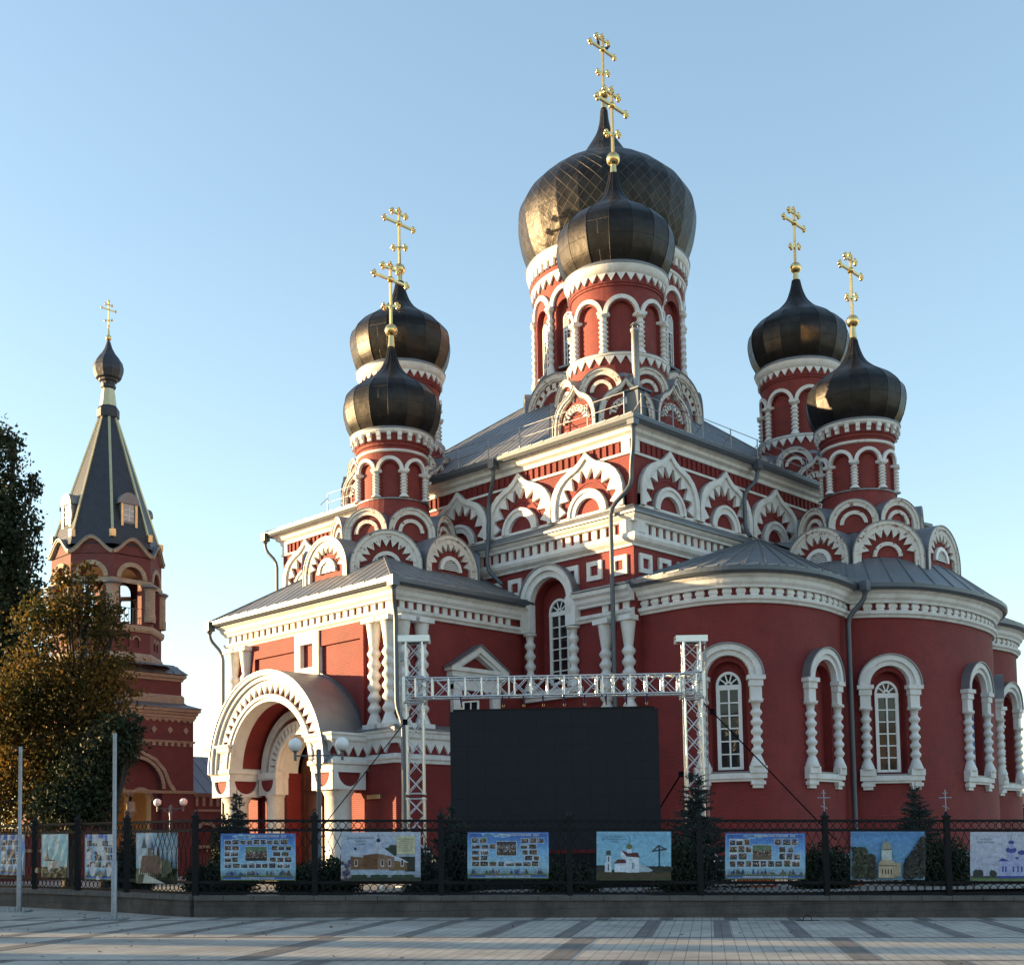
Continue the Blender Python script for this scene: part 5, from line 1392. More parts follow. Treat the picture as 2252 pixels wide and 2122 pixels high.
collage(1028, 1829, 1207, 1932, "blue photo collage banner on the fence below the black screen", "ЗАЩИТА СЕМЬИ, МАТЕРИНСТВА И ДЕТСТВА", 5, big=(.36,.5,.6,.8))
collage(1595, 1831, 1771, 1933, "blue photo collage banner right of the tall spruce, orange barrier below it", "ОБРАЗОВАНИЕ И КАТЕХИЗАЦИЯ", 9, big=(.34,.42,.58,.74), rows=4)
# wooden church
o, u, v, W, H = banner_frame(750, 1829, 925, 1937); p = Pic(W, H, 0, 11)
p.vgrad(0, 0, W, H, [lin((120,130,150)), lin((175,185,205)), lin((165,180,205)), lin((185,195,210))], 14, 3)
p.rect(.6*W, .2*H, .93*W, .5*H, lin((40,45,42))); p.blob(.66*W, .62*H, .09*W, .12*H, lin((45,58,52))); p.blob(.58*W, .6*H, .05*W, .08*H, lin((50,65,58)))
p.poly([(.12*W,.24*H),(.12*W,.52*H),(.28*W,.5*H),(.28*W,.24*H)], lin((120,85,55))); p.poly([(.28*W,.24*H),(.28*W,.53*H),(.46*W,.56*H),(.46*W,.24*H)], lin((105,72,45)))
p.poly([(.46*W,.24*H),(.46*W,.56*H),(.67*W,.5*H),(.67*W,.24*H)], lin((140,108,88))); p.poly([(.67*W,.22*H),(.67*W,.42*H),(.83*W,.4*H),(.83*W,.22*H)], lin((118,92,60)))
p.poly([(.25*W,.54*H),(.45*W,.72*H),(.47*W,.76*H),(.5*W,.72*H),(.7*W,.48*H),(.46*W,.57*H)], lin((185,195,210))); p.poly([(.04*W,.52*H),(.1*W,.6*H),(.24*W,.62*H),(.28*W,.48*H)], lin((180,192,208))); p.poly([(.67*W,.5*H),(.72*W,.5*H),(.85*W,.38*H),(.67*W,.42*H)], lin((190,200,215)))
p.rect(.44*W,.74*H,.5*W,.79*H, lin((190,195,205))); p.blob(.47*W, .83*H, .025*W, .04*H, lin((30,32,45)), jag=.05); p.rect(.468*W,.86*H,.472*W,.95*H, lin((60,60,70))); p.blob(.18*W,.66*H,.017*W,.025*H, lin((35,36,50)), jag=.05)
for x in (.19, .52, .61, .77): p.rect((x-.02)*W, .3*H, (x+.02)*W, .44*H, lin((220,215,215))); p.rect((x-.014)*W, .32*H, (x+.014)*W, .43*H, lin((60,45,50)))
p.rect(.1*W, .13*H, .8*W, .22*H, lin((165,180,200))); p.rect(0, 0, W, .08*H, lin((45,55,45)))
for i in range(14): p.blob(W*(.15+.75*p.rnd.random()), .1*H, .05*W, .035*H, lin((45,65,48)))
for i in range(26): p.blob(W*(.015+.1*p.rnd.random()), H*(.04+.36*p.rnd.random()), .02*W, .04*H, lin(p.rnd.choice([(150,140,160),(90,80,110),(60,55,60),(170,150,150)])))
p.rect(.7*W, .55*H, .93*W, .92*H, lin((205,200,165)))
ob = p.build("banner", o, u, v, "banner with a brown wooden church and a cream text panel")
p.text("ХРАМ-ЧАСОВНЯ СВЯТИТЕЛЯ", .25*W, .86*H, .045*H, TXD, .33*W); p.text("НИКОЛАЯ", .25*W, .8*H, .045*H, TXD, .14*W); p.text("Д. ЗАБАШЕВИЧИ", .25*W, .74*H, .045*H, TXD, .14*W)
for i in range(7): p.text("святой храм во имя Господа", .815*W, (.85-.04*i)*H, .026*H, TXD, (.16 if i % 2 else .19)*W)
# white church and cross
o, u, v, W, H = banner_frame(1312, 1828, 1476, 1935); p = Pic(W, H, 0, 12)
p.vgrad(0, 0, W, H, [lin((130,180,205)), lin((140,195,222)), lin((125,180,215))], 10, 2); p.rect(0, 0, W, .19*H, lin((70,62,45))); p.rect(0, .17*H, W, .22*H, lin((50,55,45))); p.rect(0, 0, W, .03*H, lin((60,75,45)))
for i in range(14): p.blob(W*(.55+.45*p.rnd.random()), .24*H, .06*W, .05*H, lin((38,44,40)))
p.rect(0, .19*H, .14*W, .31*H, lin((35,42,42)))
WT = lin((215,228,240)); p.rect(.11*W,.17*H,.2*W,.36*H, WT); p.rect(.13*W,.36*H,.19*W,.52*H, WT); p.blob(.16*W,.57*H,.035*W,.05*H, lin((60,75,85)), jag=.05); p.rect(.12*W,.51*H,.2*W,.53*H, lin((70,85,95)))
p.poly([(.24*W,.17*H),(.24*W,.34*H),(.4*W,.36*H),(.4*W,.17*H)], WT); p.poly([(.23*W,.35*H),(.28*W,.43*H),(.38*W,.43*H),(.4*W,.35*H)], lin((95,45,50))); p.rect(.4*W,.16*H,.57*W,.48*H, WT); p.poly([(.33*W,.46*H),(.32*W,.62*H),(.42*W,.5*H),(.42*W,.4*H)], WT); p.poly([(.33*W,.62*H),(.42*W,.57*H),(.55*W,.57*H),(.58*W,.47*H),(.4*W,.49*H)], lin((90,45,55)))
p.rect(.41*W,.56*H,.47*W,.65*H, WT); p.blob(.44*W,.69*H,.042*W,.055*H, lin((110,120,80)), jag=.04); p.rect(.437*W,.74*H,.443*W,.89*H, lin((90,110,110))); p.poly([(.57*W,.17*H),(.57*W,.36*H),(.7*W,.26*H),(.76*W,.2*H),(.7*W,.17*H)], lin((170,190,205)))
p.rect(.475*W,.23*H,.485*W,.36*H, lin((40,50,60))); p.rect(.495*W,.23*H,.505*W,.36*H, lin((40,50,60))); p.rect(.15*W,.2*H,.165*W,.33*H, lin((50,60,70))); p.rect(.155*W,.38*H,.17*W,.49*H, lin((50,60,70)))
p.rect(.83*W,.27*H,.85*W,.7*H, lin((45,50,65))); p.poly([(.74*W,.58*H),(.94*W,.63*H),(.94*W,.66*H),(.74*W,.61*H)], lin((45,50,65))); p.poly([(.74*W,.6*H),(.83*W,.73*H),(.84*W,.7*H),(.77*W,.61*H)], lin((50,55,70))); p.poly([(.94*W,.64*H),(.83*W,.73*H),(.84*W,.7*H),(.91*W,.64*H)], lin((50,55,70)))
frame_line(p, lin((190,210,215))); ob = p.build("banner", o, u, v, "banner with a white church and a dark wooden cross on pale blue sky")
p.text("ХРАМ В ЧЕСТЬ СВЯТЫХ", .23*W, .88*H, .04*H, TXD, .23*W); p.text("ЦАРСТВЕННЫХ МУЧЕНИКОВ", .23*W, .83*H, .04*H, TXD, .33*W); p.text("Г. БОРИСОВ", .23*W, .78*H, .04*H, TXD, .11*W)
# domed white church among trees
o, u, v, W, H = banner_frame(1871, 1828, 2034, 1934); p = Pic(W, H, 0, 13)
p.vgrad(0, 0, W, H, [lin((120,160,190)), lin((110,160,200)), lin((85,140,195))], 10, 2)
for i in range(60):
    for q in range(8):
        t = p.rnd.random(); p.blob(W*(.02+.3*t), H*(.04+p.rnd.random()*(.62 if t < .6 else .48)), .022*W, .032*H, lin(p.rnd.choice([(50,58,45),(62,68,52),(40,48,40),(80,84,66),(30,36,30)])), 7, .35)
        p.blob(W*(.99-.27*t), H*(.04+p.rnd.random()*(.9-.58*t)), .022*W, .032*H, lin(p.rnd.choice([(38,44,44),(46,52,50),(30,36,38),(60,66,60),(24,28,30)])), 7, .35)
p.rect(.36*W,.05*H,.58*W,.3*H, lin((185,170,140))); p.rect(.55*W,.08*H,.66*W,.36*H, lin((165,152,128))); p.poly([(.35*W,.3*H),(.38*W,.4*H),(.42*W,.44*H),(.52*W,.44*H),(.57*W,.38*H),(.6*W,.3*H)], lin((175,160,135)))
p.rect(.4*W,.42*H,.535*W,.63*H, lin((190,200,195))); p.poly([(.395*W,.63*H),(.395*W,.7*H),(.42*W,.77*H),(.465*W,.82*H),(.51*W,.77*H),(.54*W,.7*H),(.54*W,.63*H)], lin((150,150,140))); p.rect(.4*W,.625*H,.54*W,.64*H, lin((60,55,50))); p.rect(.462*W,.8*H,.468*W,.88*H, lin((70,70,80)))
for x in (.41,.45,.49,.53): p.rect(x*W-.008*W,.12*H,x*W+.008*W,.23*H, lin((60,52,48)))
p.rect(.36*W,.29*H,.6*W,.31*H, lin((90,75,60)))
frame_line(p, lin((110,130,150)), .04, .012); ob = p.build("banner", o, u, v, "banner with a grey domed church between dark trees, left of the last post")
# blue church
o, u, v, W, H = banner_frame(2134, 1829, 2300, 1936); p = Pic(W, H, 0, 14)
p.vgrad(0, 0, W, H, [lin((170,180,205)), lin((185,192,212)), lin((190,196,214))], 8, 2); p.rect(0,0,W,.06*H, lin((95,125,80))); p.rect(0,.05*H,.5*W,.1*H, lin((70,80,70)))
for x in (.08,.13,.3): p.blob(x*W,.15*H,.05*W,.08*H, lin((50,58,58)))
B1, B2 = lin((165,175,215)), lin((60,75,150))
p.rect(.38*W,.08*H,.52*W,.4*H, B1); p.rect(.52*W,.08*H,.72*W,.44*H, B1); p.poly([(.37*W,.4*H),(.42*W,.47*H),(.53*W,.4*H)], B2); p.poly([(.52*W,.44*H),(.58*W,.5*H),(.74*W,.44*H)], B2); p.rect(.48*W,.44*H,.6*W,.6*H, B1); p.blob(.54*W,.63*H,.075*W,.06*H, B2, jag=.03); p.rect(.51*W,.66*H,.57*W,.76*H, B1); p.blob(.54*W,.79*H,.04*W,.04*H, B2, jag=.03); p.rect(.537*W,.82*H,.543*W,.93*H, B2); p.rect(.64*W,.44*H,.72*W,.56*H, B1); p.blob(.68*W,.58*H,.055*W,.05*H, B2, jag=.03); p.rect(.36*W,.05*H,.74*W,.1*H, B2)
for x in (.42,.46,.56,.62,.67): p.rect(x*W,.18*H,(x+.02)*W,.3*H, B2)
ob = p.build("banner", o, u, v, "banner with a blue and white domed church, cut by the right photo edge"); p.text("ХРАМ РОЖДЕСТВА", .2*W, .84*H, .04*H, TXD, .16*W); p.text("ПРЕСВЯТОЙ БОГОРОДИЦЫ", .2*W, .78*H, .04*H, TXD, .24*W)
# left run, wrinkled
def left_frame(xa, xb, h0, h1):
    a, c = leftpt(xa), leftpt(xb); n = Vector((LD.y, -LD.x, 0)); n = n if n.dot(RH*0-FH) > 0 else -n
    a = onground(a)+n*.1; c = onground(c)+n*.1; o = a+Vector((0,0,WH+h0)); u = (c-a); W = u.length; return o, u.normalized(), Vector((0,0,1)), W, h1-h0
collage(0,0,0,0, "wrinkled photo collage banner nearest the left photo edge", "", 21, frame=left_frame(6, 59, .36, 1.5), texts=False, wav=.014, rows=4)
o, u, v, W, H = left_frame(98, 155, .33, 1.5); p = Pic(W, H, .012, 22)
p.vgrad(0, 0, W, H, [lin((175,200,195)), lin((165,205,205)), lin((170,205,210))], 16, 8); p.rect(0,0,W,.25*H, lin((70,75,55)), .0008); p.rect(.3*W,.12*H,.72*W,.4*H, lin((185,180,170))); p.poly([(.28*W,.38*H),(.45*W,.56*H),(.52*W,.42*H),(.72*W,.4*H)], lin((95,80,70))); p.poly([(.4*W,.5*H),(.425*W,.82*H),(.45*W,.5*H)], lin((70,85,80)))
for i in range(10): p.blob(W*p.rnd.random(), .16*H, .1*W, .06*H, lin((60,65,45)))
p.build("banner", o, u, v, "pale wrinkled banner with a spired church, between the two flagpoles")
collage(0,0,0,0, "wrinkled photo collage banner half behind the right flagpole", "", 23, frame=left_frame(194, 262, .3, 1.48), texts=False, wav=.014, rows=4)
o, u, v, W, H = left_frame(307, 397, .24, 1.5); p = Pic(W, H, .008, 24)
p.vgrad(0, 0, W, H, [lin((150,165,160)), lin((170,190,200)), lin((150,180,200))], 14, 6); p.rect(0,0,W,.3*H, lin((75,85,65)), .0008); p.poly([(.3*W,.02*H),(.36*W,.2*H),(.5*W,.15*H),(.85*W,.02*H)], lin((190,195,185)))
p.poly([(.26*W,.22*H),(.26*W,.42*H),(.3*W,.55*H),(.7*W,.55*H),(.85*W,.42*H),(.85*W,.22*H)], lin((95,72,62))); p.poly([(.27*W,.42*H),(.36*W,.56*H),(.62*W,.58*H),(.84*W,.42*H)], lin((95,105,100))); p.rect(.3*W,.5*H,.37*W,.7*H, lin((130,115,95))); p.poly([(.27*W,.7*H),(.335*W,.92*H),(.4*W,.7*H)], lin((80,90,95))); p.rect(.52*W,.55*H,.58*W,.66*H, lin((130,115,95))); p.poly([(.5*W,.66*H),(.55*W,.84*H),(.6*W,.66*H)], lin((60,75,120)))
for i in range(12): p.rect(W*(.08+.05*i), .18*H, W*(.1+.05*i), .3*H, lin((205,205,200)))
for i in range(9): p.blob(W*(.75+.25*p.rnd.random()), .2*H+.2*H*p.rnd.random(), .07*W, .08*H, lin((60,70,55)))
p.build("banner", o, u, v, "pale banner with a twin towered wooden church, right of the flagpole")

# ================================================================== LED screen and truss gantry
TD = 36.0
gan = empty("truss_gantry", at(1126, 1955, TD), "silver aluminium truss gantry with two towers and a beam carrying the screen", "stage truss")
Zv = Vector((0,0,1))
def truss(b, A, B, s1, s2, w, bay, rc=.03, rd=.014, endplates=True):
    A, B = Vector(A), Vector(B); L = (B-A).length; d = (B-A)/L; n = max(1, round(L/bay)); cs = [(i, j) for i in (-1, 1) for j in (-1, 1)]
    for i, j in cs: b.tube([A+s1*i*w+s2*j*w, B+s1*i*w+s2*j*w], rc, 8)
    for f in [k/n for k in range(n+1)]:
        if f in (0, 1):
            for i, j in ((-1,-1),(1,-1),(1,1),(-1,1)):
                i2, j2 = -j, i
                b.tube([A.lerp(B, f)+s1*i*w+s2*j*w, A.lerp(B, f)+s1*i2*w+s2*j2*w], rd*1.1, 6)
    for k in range(n):
        p, q = A+d*L*k/n, A+d*L*(k+1)/n
        for e in (-1, 1):
            b.tube([p+s1*-w+s2*e*w, q+s1*w+s2*e*w], rd, 6, caps=False); b.tube([p+s1*w+s2*e*w, q+s1*-w+s2*e*w], rd, 6, caps=False)
            b.tube([p+s2*-w+s1*e*w, q+s2*w+s1*e*w], rd, 6, caps=False)
for px in (918, 1534):
    base = at(px, 1955, TD); top = at(px-3, 1400, TD); base.z = GZ+.12; x, y = base.x, base.y; b = MB()
    zt = top.z; segs = [GZ+.2, 3.15, 6.0, zt-.08]
    for z0, z1 in ((GZ+.2, 3.1), (3.25, 5.9), (6.6, zt-.1)): truss(b, (x,y,z0), (x,y,z1), RH, FH, .235, .5)
    for z in (3.1, 3.25): 
        for i, j in ((-1,-1),(1,-1),(1,1),(-1,1)): b.obox(Vector((x,y,z))+RH*i*.235+FH*j*.235, RH*.045, FH*.045, (0,0,.03))
    tw = b.build("tower_mast", [ALU], gan)
    b = MB(); truss(b, (x,y,5.88), (x,y,6.62), RH, FH, .30, .75, .035, .02)
    for z in (5.95, 6.1, 6.4, 6.55): 
        for e in (-1, 1): b.tube([Vector((x,y,z))+RH*-.3+FH*e*.3, Vector((x,y,z))+RH*.3+FH*e*.3], .022, 6)
    for i in (-1,1):
        for j in (-1,1): b.obox(Vector((x,y,6.25))+RH*i*.3+FH*j*.3, RH*.045, FH*.045, (0,0,.34))
    b.build("sleeve_block", [ALU], gan)
    b = MB(); c = Vector((x,y,zt))
    b.obox(c-FH*.24, RH*.46, FH*.03, (0,0,.09)); b.obox(c+FH*.24, RH*.46, FH*.03, (0,0,.09)); b.obox(c+Zv*.085, RH*.46, FH*.25, (0,0,.012)); b.tube([c+RH*-.34-FH*.22, c+RH*-.34+FH*.22], .09, 12); b.tube([c+RH*.34-FH*.22, c+RH*.34+FH*.22], .09, 12)
    b.build("head_block", [ALU], gan)
    b = MB(); s = -1 if px < 1000 else 1
    for k in range(2): b.tube([c+RH*s*(.4+.04*k), Vector((x,y,GZ+1.2))+RH*s*(.36+.04*k)], .012, 5)
    b.obox(Vector((x,y,zt-.5))+RH*s*.38, RH*.06, FH*.07, (0,0,.13)); b.build("hoist_chain", [ZINC], gan)
    b = MB(); b.obox((x,y,GZ+.1), RH*.35, FH*.35, (0,0,.06))
    for i in (-1,1):
        for j in (-1,1): b.bar(Vector((x,y,GZ+.12))+RH*i*.2+FH*j*.2, Vector((x,y,GZ+.06))+RH*i*1.1+FH*j*1.1, .08, .06); b.bar(Vector((x,y,GZ+1.25))+RH*i*.24+FH*j*.24, Vector((x,y,GZ+.1))+RH*i*.95+FH*j*.95, .05, .05)
    b.build("outrigger_base", [ALU], gan)
pL, pR = at(915, 1511, TD), at(1528, 1506, TD); pL.z = pR.z = 6.25
b = MB(); nseg = 3
for k in range(nseg):
    A, B = pL.lerp(pR, k/nseg), pL.lerp(pR, (k+1)/nseg)
    truss(b, A+(B-A)*.004, B-(B-A)*.004, Zv, FH, .27, .5, .03, .014)
n = 17
for k in range(n+1):
    c = pL.lerp(pR, k/n)
    for e in (-1,1): b.tube([c+FH*e*.27-Zv*.27, c+FH*e*.27+Zv*.27], .03, 6, caps=False)
beam = b.build("cross_beam", [ALU], gan)
# screen
scr = empty("led_screen", at(1218, 1830, TD), "big blank black LED screen hanging from the silver truss beam", "screen")
tl, tr = at(989, 1566, TD), at(1447, 1560, TD); W = (tr-tl).length; zt = 5.57; zb = 1.55; b = MB(); c0 = tl.copy()
ncol, nrow = 12, 8; dz = (zt-zb)/nrow
for i in range(ncol):
    for j in range(nrow):
        c = c0+RH*(W*(i+.5)/ncol); c.z = zb+dz*(j+.5); b.obox(c, RH*(W/ncol/2-.0015), FH*.05, (0,0,dz/2-.0015))
b.build("led_panels", [SCREEN], scr)
b = MB(); c = c0+RH*W/2; c.z = (zb+zt)/2; b.obox(c+FH*.1, RH*(W/2-.02), FH*.04, (0,0,(zt-zb)/2-.02)); c.z = zt+.03; b.obox(c+FH*.03, RH*(W/2-.1), FH*.05, (0,0,.035)); b.build("screen_frame", [BLACKI], scr)
b = MB(); c.z = GZ+.5; b.obox(c+FH*.2, RH*(W/2-.3), FH*.1, (0,0,.5)); b.build("support_base", [BLACKI], scr)
for px in (1014, 1106, 1151, 1194, 1240, 1285, 1332, 1377, 1421):
    p = at(px, 1534, TD); p = tl+RH*((px-989)/458*W); b = MB()
    b.tube([Vector((p.x,p.y,6.02))-FH*.3, Vector((p.x,p.y,5.93))-FH*.28, Vector((p.x,p.y,5.72))+RH*.02], .022, 6, 0); b.tube([Vector((p.x,p.y,6.02))+FH*.3, Vector((p.x,p.y,5.72))+RH*.02], .02, 6, 0)
    b.tube([Vector((p.x,p.y,5.72))+RH*(.02+.028*math.cos(2*PI*k/8))+Zv*.04*math.sin(2*PI*k/8) for k in range(9)], .012, 5, 1)
    o = b.build("lifting_sling", [PURPLE, GOLD]); tag(o, "purple lifting sling with a shackle between the truss beam and the screen", "sling", "slings along the truss beam")
def strap(p, q, label, w=.06):
    b = MB(); b.bar(p, q, w, .012); b.obox(Vector(p).lerp(Vector(q), .06), (.05,0,0), (0,.05,0), (0,0,.08)); tag(b.build("guy_strap", [STRAP]), label, "strap", "guy straps of the truss towers")
strap(at(903, 1572, TD), at(690, 1842, 34.2), "dark guy strap running from the left truss tower down to the left")
strap(at(1548, 1546, TD), at(1838, 1846, 37.5), "dark guy strap running from the right truss tower down to the right")
strap(at(1502, 1695, TD), at(1430, 1810, 38.5), "short dark strap between the right truss tower and the screen", .05)

# ================================================================== lamps, poles
def street_lamp(base, rtop, label, s=1.0):
    x, y, z0 = base; t = empty("street_lamp", base, label, "street lamp", "twin globe lamps in the churchyard"); b = MB(); h = rtop-z0
    b.lathe((x, y), [(.1*s,z0),(.1*s,z0+.5),(.07*s,z0+.55),(.065*s,z0+h*.6),(.05*s,z0+h)], 12); b.lathe((x,y), [(.075*s, z0+h-.55),(.075*s,z0+h-.02),(.02,z0+h)], 10); b.build("pole", [GREY], t)
    b = MB(); za = z0+h-.18; b.tube([Vector((x,y,za))-RH*.66*s, Vector((x,y,za))+RH*.66*s], .022*s, 8)
    for e in (-1,1):
        c = Vector((x,y,za))+RH*.66*s*e; b.tube([c-Zv*.14, c+Zv*.14], .04*s, 8); b.lathe((c.x,c.y), [(.09*s,za+.13),(.05*s,za+.1)], 10)
        b.tube([Vector((x,y,za-.35)), Vector((x,y,za-.12))+RH*e*.2, Vector((x,y,za-.03))+RH*e*.4], .012*s, 6); b.tube([Vector((x,y,za-.09))+RH*(e*.25+.06*math.cos(k*PI/4))+Zv*.05*math.sin(k*PI/4) for k in range(9)], .01*s, 5)
    b.build("arm", [GREY], t)
    for e in (-1,1):
        c = Vector((x,y,za+.31*s))+RH*.66*s*e; b = MB(); b.ball(c, .195*s, 18); b.build("globe", [GLOBE], t)
lp = at(701, 1661, 35.0); lz = lp.z
street_lamp((lp.x, lp.y, GZ), lz+.18, "grey street lamp with twin white globes in front of the church porch")
lp = at(375, 1778, 60.0); street_lamp((lp.x, lp.y, GZ), lp.z+.2, "small distant twin globe street lamp beside the bell tower arch", .95)
for (px, y0, y1, dd, lab) in ((251, 2022, 1610, 28.5, "tall bare grey metal flagpole, right of the two on the paving"), (42, 2005, 1640, 32.0, "bare grey metal flagpole near the left photo edge")):
    p = at(px, y0, dd); q = at(px, y1, dd); z0 = gz(p.dot(RH)); t = empty("flagpole", (p.x, p.y, z0), lab, "flagpole", "flagpoles on the paving"); b = MB(); h = q.z-z0
    b.lathe((p.x,p.y), [(.066,z0+.02),(.064,z0+h*.31),(.047,z0+h*.315),(.045,z0+h*.96),(.045,z0+h),(.03,z0+h+.01)], 14); b.build("pole", [ZINC], t)
    b = MB(); b.obox((p.x,p.y,z0+.012), RH*.26, FH*.26, (0,0,.012))
    for i in (-1,1):
        for j in (-1,1): c = Vector((p.x,p.y,z0+.05))+RH*i*.2+FH*j*.2; b.lathe((c.x,c.y), [(.028,z0+.02),(.028,z0+.07),(.012,z0+.1)], 6)
    b.build("base_plate", [ZINC], t)

# ================================================================== vegetation
def leaf_mat(name, cols, rough=.6, trans=.25):
    m = bpy.data.materials.new(name); m.use_nodes = True; t = m.node_tree; b = t.nodes["Principled BSDF"]; b.inputs["Roughness"].default_value = rough
    b.inputs["Specular IOR Level"].default_value = .25
    g = t.nodes.new("ShaderNodeNewGeometry"); tc = t.nodes.new("ShaderNodeTexCoord"); n = t.nodes.new("ShaderNodeTexNoise"); n.inputs["Scale"].default_value = .5; n.inputs["Detail"].default_value = 3
    t.links.new(tc.outputs["Object"], n.inputs["Vector"])
    a = t.nodes.new("ShaderNodeMath"); a.operation = 'MULTIPLY_ADD'; a.inputs[1].default_value = .45; t.links.new(g.outputs["Random Per Island"], a.inputs[0])
    m2 = t.nodes.new("ShaderNodeMath"); m2.operation = 'MULTIPLY_ADD'; m2.inputs[1].default_value = 1.5; m2.inputs[2].default_value = -.45; t.links.new(n.outputs["Fac"], m2.inputs[0]); t.links.new(m2.outputs[0], a.inputs[2])
    r = t.nodes.new("ShaderNodeValToRGB"); t.links.new(a.outputs[0], r.inputs[0]); e = r.color_ramp.elements
    e[0].color = (*cols[0],1); e[1].color = (*cols[-1],1)
    for i, c in enumerate(cols[1:-1]): x = e.new((i+1)/(len(cols)-1)); x.color = (*c,1)
    t.links.new(r.outputs[0], b.inputs["Base Color"])
    tr = t.nodes.new("ShaderNodeBsdfTranslucent"); t.links.new(r.outputs[0], tr.inputs[0]); mx = t.nodes.new("ShaderNodeMixShader"); mx.inputs[0].default_value = trans
    t.links.new(b.outputs[0], mx.inputs[1]); t.links.new(tr.outputs[0], mx.inputs[2]); t.links.new(mx.outputs[0], t.nodes["Material Output"].inputs[0]); return m
BARK = mat("dark_bark", (.045,.035,.028), .9, var=.3, scale=6, bump=.5)
L_DARK = leaf_mat("dark_green_leaves", [(.012,.02,.012),(.022,.034,.016),(.03,.04,.018),(.05,.045,.02)])
L_AUT = leaf_mat("autumn_leaves", [(.02,.03,.01),(.04,.045,.012),(.085,.06,.014),(.16,.085,.018),(.28,.15,.03)], trans=.55)
L_SPR = leaf_mat("blue_green_needles", [(.014,.024,.02),(.026,.042,.037),(.045,.065,.06)], trans=.05)
L_THU = leaf_mat("thuja_green", [(.008,.016,.008),(.013,.024,.01),(.022,.034,.014)], trans=.05)
def leaf_cloud(b, blobs, count, size, rnd):
    tot = sum(r[0]*r[1]*r[2] for c, r in blobs)
    for c, r in blobs:
        # twigs: clusters of leaves around random centres near the shell
        n = int(count*r[0]*r[1]*r[2]/tot); k = max(6, n//16)
        for _ in range(k):
            d = Vector((rnd.gauss(0,1), rnd.gauss(0,1), rnd.gauss(0,1))).normalized(); q = rnd.random()**.42*1.05
            cc = Vector((c[0]+d.x*r[0]*q, c[1]+d.y*r[1]*q, c[2]+d.z*r[2]*q)); sp = .38*min(1, r[0]*.6)
            for _ in range(16):
                p = cc+Vector((rnd.gauss(0,sp), rnd.gauss(0,sp), rnd.gauss(0,sp*.8))); s = size*rnd.uniform(.6, 1.3)
                u = Vector((rnd.gauss(0,1), rnd.gauss(0,1), rnd.gauss(0,.7))).normalized(); v = u.orthogonal().normalized(); v.rotate(Matrix.Rotation(rnd.uniform(0, 6.3), 3, u))
                w = u.cross(v)
                b.add([p-v*s*.5, p+w*s*.32-v*s*.05, p+v*s*.55, p-w*s*.32+v*s*.02], [(0,1,2,3)])
def tree(base, blobs, lm, label, count, size, trunk=.22, seed=1, group="autumn trees left of the church"):
    rnd = random.Random(seed); base = Vector(base); t = empty("tree", base, label, "tree", group); b = MB(); leaf_cloud(b, blobs, count, size, rnd); b.build("crown", [lm], t)
    b = MB(); top = max(blobs, key=lambda q: q[0][2])[0]; mid = base.lerp(Vector(top), .45)
    b.tube([base, base.lerp(mid, .5)+Vector((rnd.uniform(-.15,.15),0,0)), mid, Vector(top)], [trunk*1.2, trunk, trunk*.7, trunk*.15], 10)
    for c, r in blobs:
        for k in range(3):
            s = base.lerp(Vector(top), rnd.uniform(.25, .6)); e = Vector(c)+Vector((rnd.uniform(-1,1)*r[0], rnd.uniform(-1,1)*r[1], rnd.uniform(-.4,.9)*r[2]))*.75
            b.tube([s, s.lerp(e, .5)+Vector((0,0,.25)), e], [trunk*.4, trunk*.22, .02], 6)
    b.build("trunk", [BARK], t)
def PB(px, py, d, rx, ry=None, rz=None, k=.86):
    p = at(px, py, d*k); return ((p.x, p.y, p.z), (rx*k, (ry or rx)*k, (rz or rx)*k))
g0 = at(-20, 1900, 43); tree((g0.x, g0.y, .3), [PB(-25,1010,50,1.1,1.1,1.6), PB(20,1130,50,1.0,1,1.3), PB(-50,1200,50,1.8,1.6,2.0), PB(45,1220,50,.8,.8,.9), PB(10,1330,50,1.4,1.3,1.5), PB(70,1075,50,.5,.5,.6), PB(72,1290,49.6,.5,.5,.6), PB(60,1420,49.6,1.0,.9,1.0), PB(30,970,50,.4,.4,.5), PB(-40,1480,50,2.0,1.6,2.0), PB(-60,1650,50,2.0,1.8,1.8), PB(80,1170,50,.35)], L_DARK, "tall dark green tree at the left photo edge", 40000, .16, .24, 3)
g0 = at(150, 1900, 40.5); tree((g0.x, g0.y, .3), [PB(150,1275,47,.55,.6,.6), PB(195,1265,47,.4,.5,.5), PB(165,1320,47,.9,1,.8), PB(110,1360,47,1.2,1.2,.9), PB(215,1370,47,.9,1,.9), PB(262,1400,47,.4,.5,.4), PB(285,1510,47,.4,.5,.4), PB(80,1520,47,1.8,1.5,1.5), PB(190,1520,47,1.6,1.5,1.5), PB(250,1470,47,.75,.9,.8), PB(240,1330,47,.5,.6,.5), PB(40,1650,47,1.6,1.5,1.4), PB(150,1680,47,1.8,1.6,1.4), PB(215,1620,47,.9,1.2,1.0), PB(20,1560,47,1.4,1.3,1.4), PB(90,1770,47,1.9,1.4,.8), PB(-30,1760,47,1.6,1.4,1.0)], L_AUT, "orange and brown autumn tree in front of the bell tower", 40000, .13, .18, 5)
g0 = at(225, 1900, 39.2); tree((g0.x, g0.y, .3), [PB(250,1630,45.5,.8,.9,.85), PB(200,1690,45.5,.9,1.1,1.0), PB(285,1600,45.5,.42,.6,.5), PB(272,1660,45.5,.36,.6,.4), PB(150,1770,45.5,1.3,1.1,.8), PB(200,1760,45.5,.75,.8,.7)], L_DARK, "low dark green tree right of the autumn tree, overlapping the bell tower", 16000, .13, .13, 8)
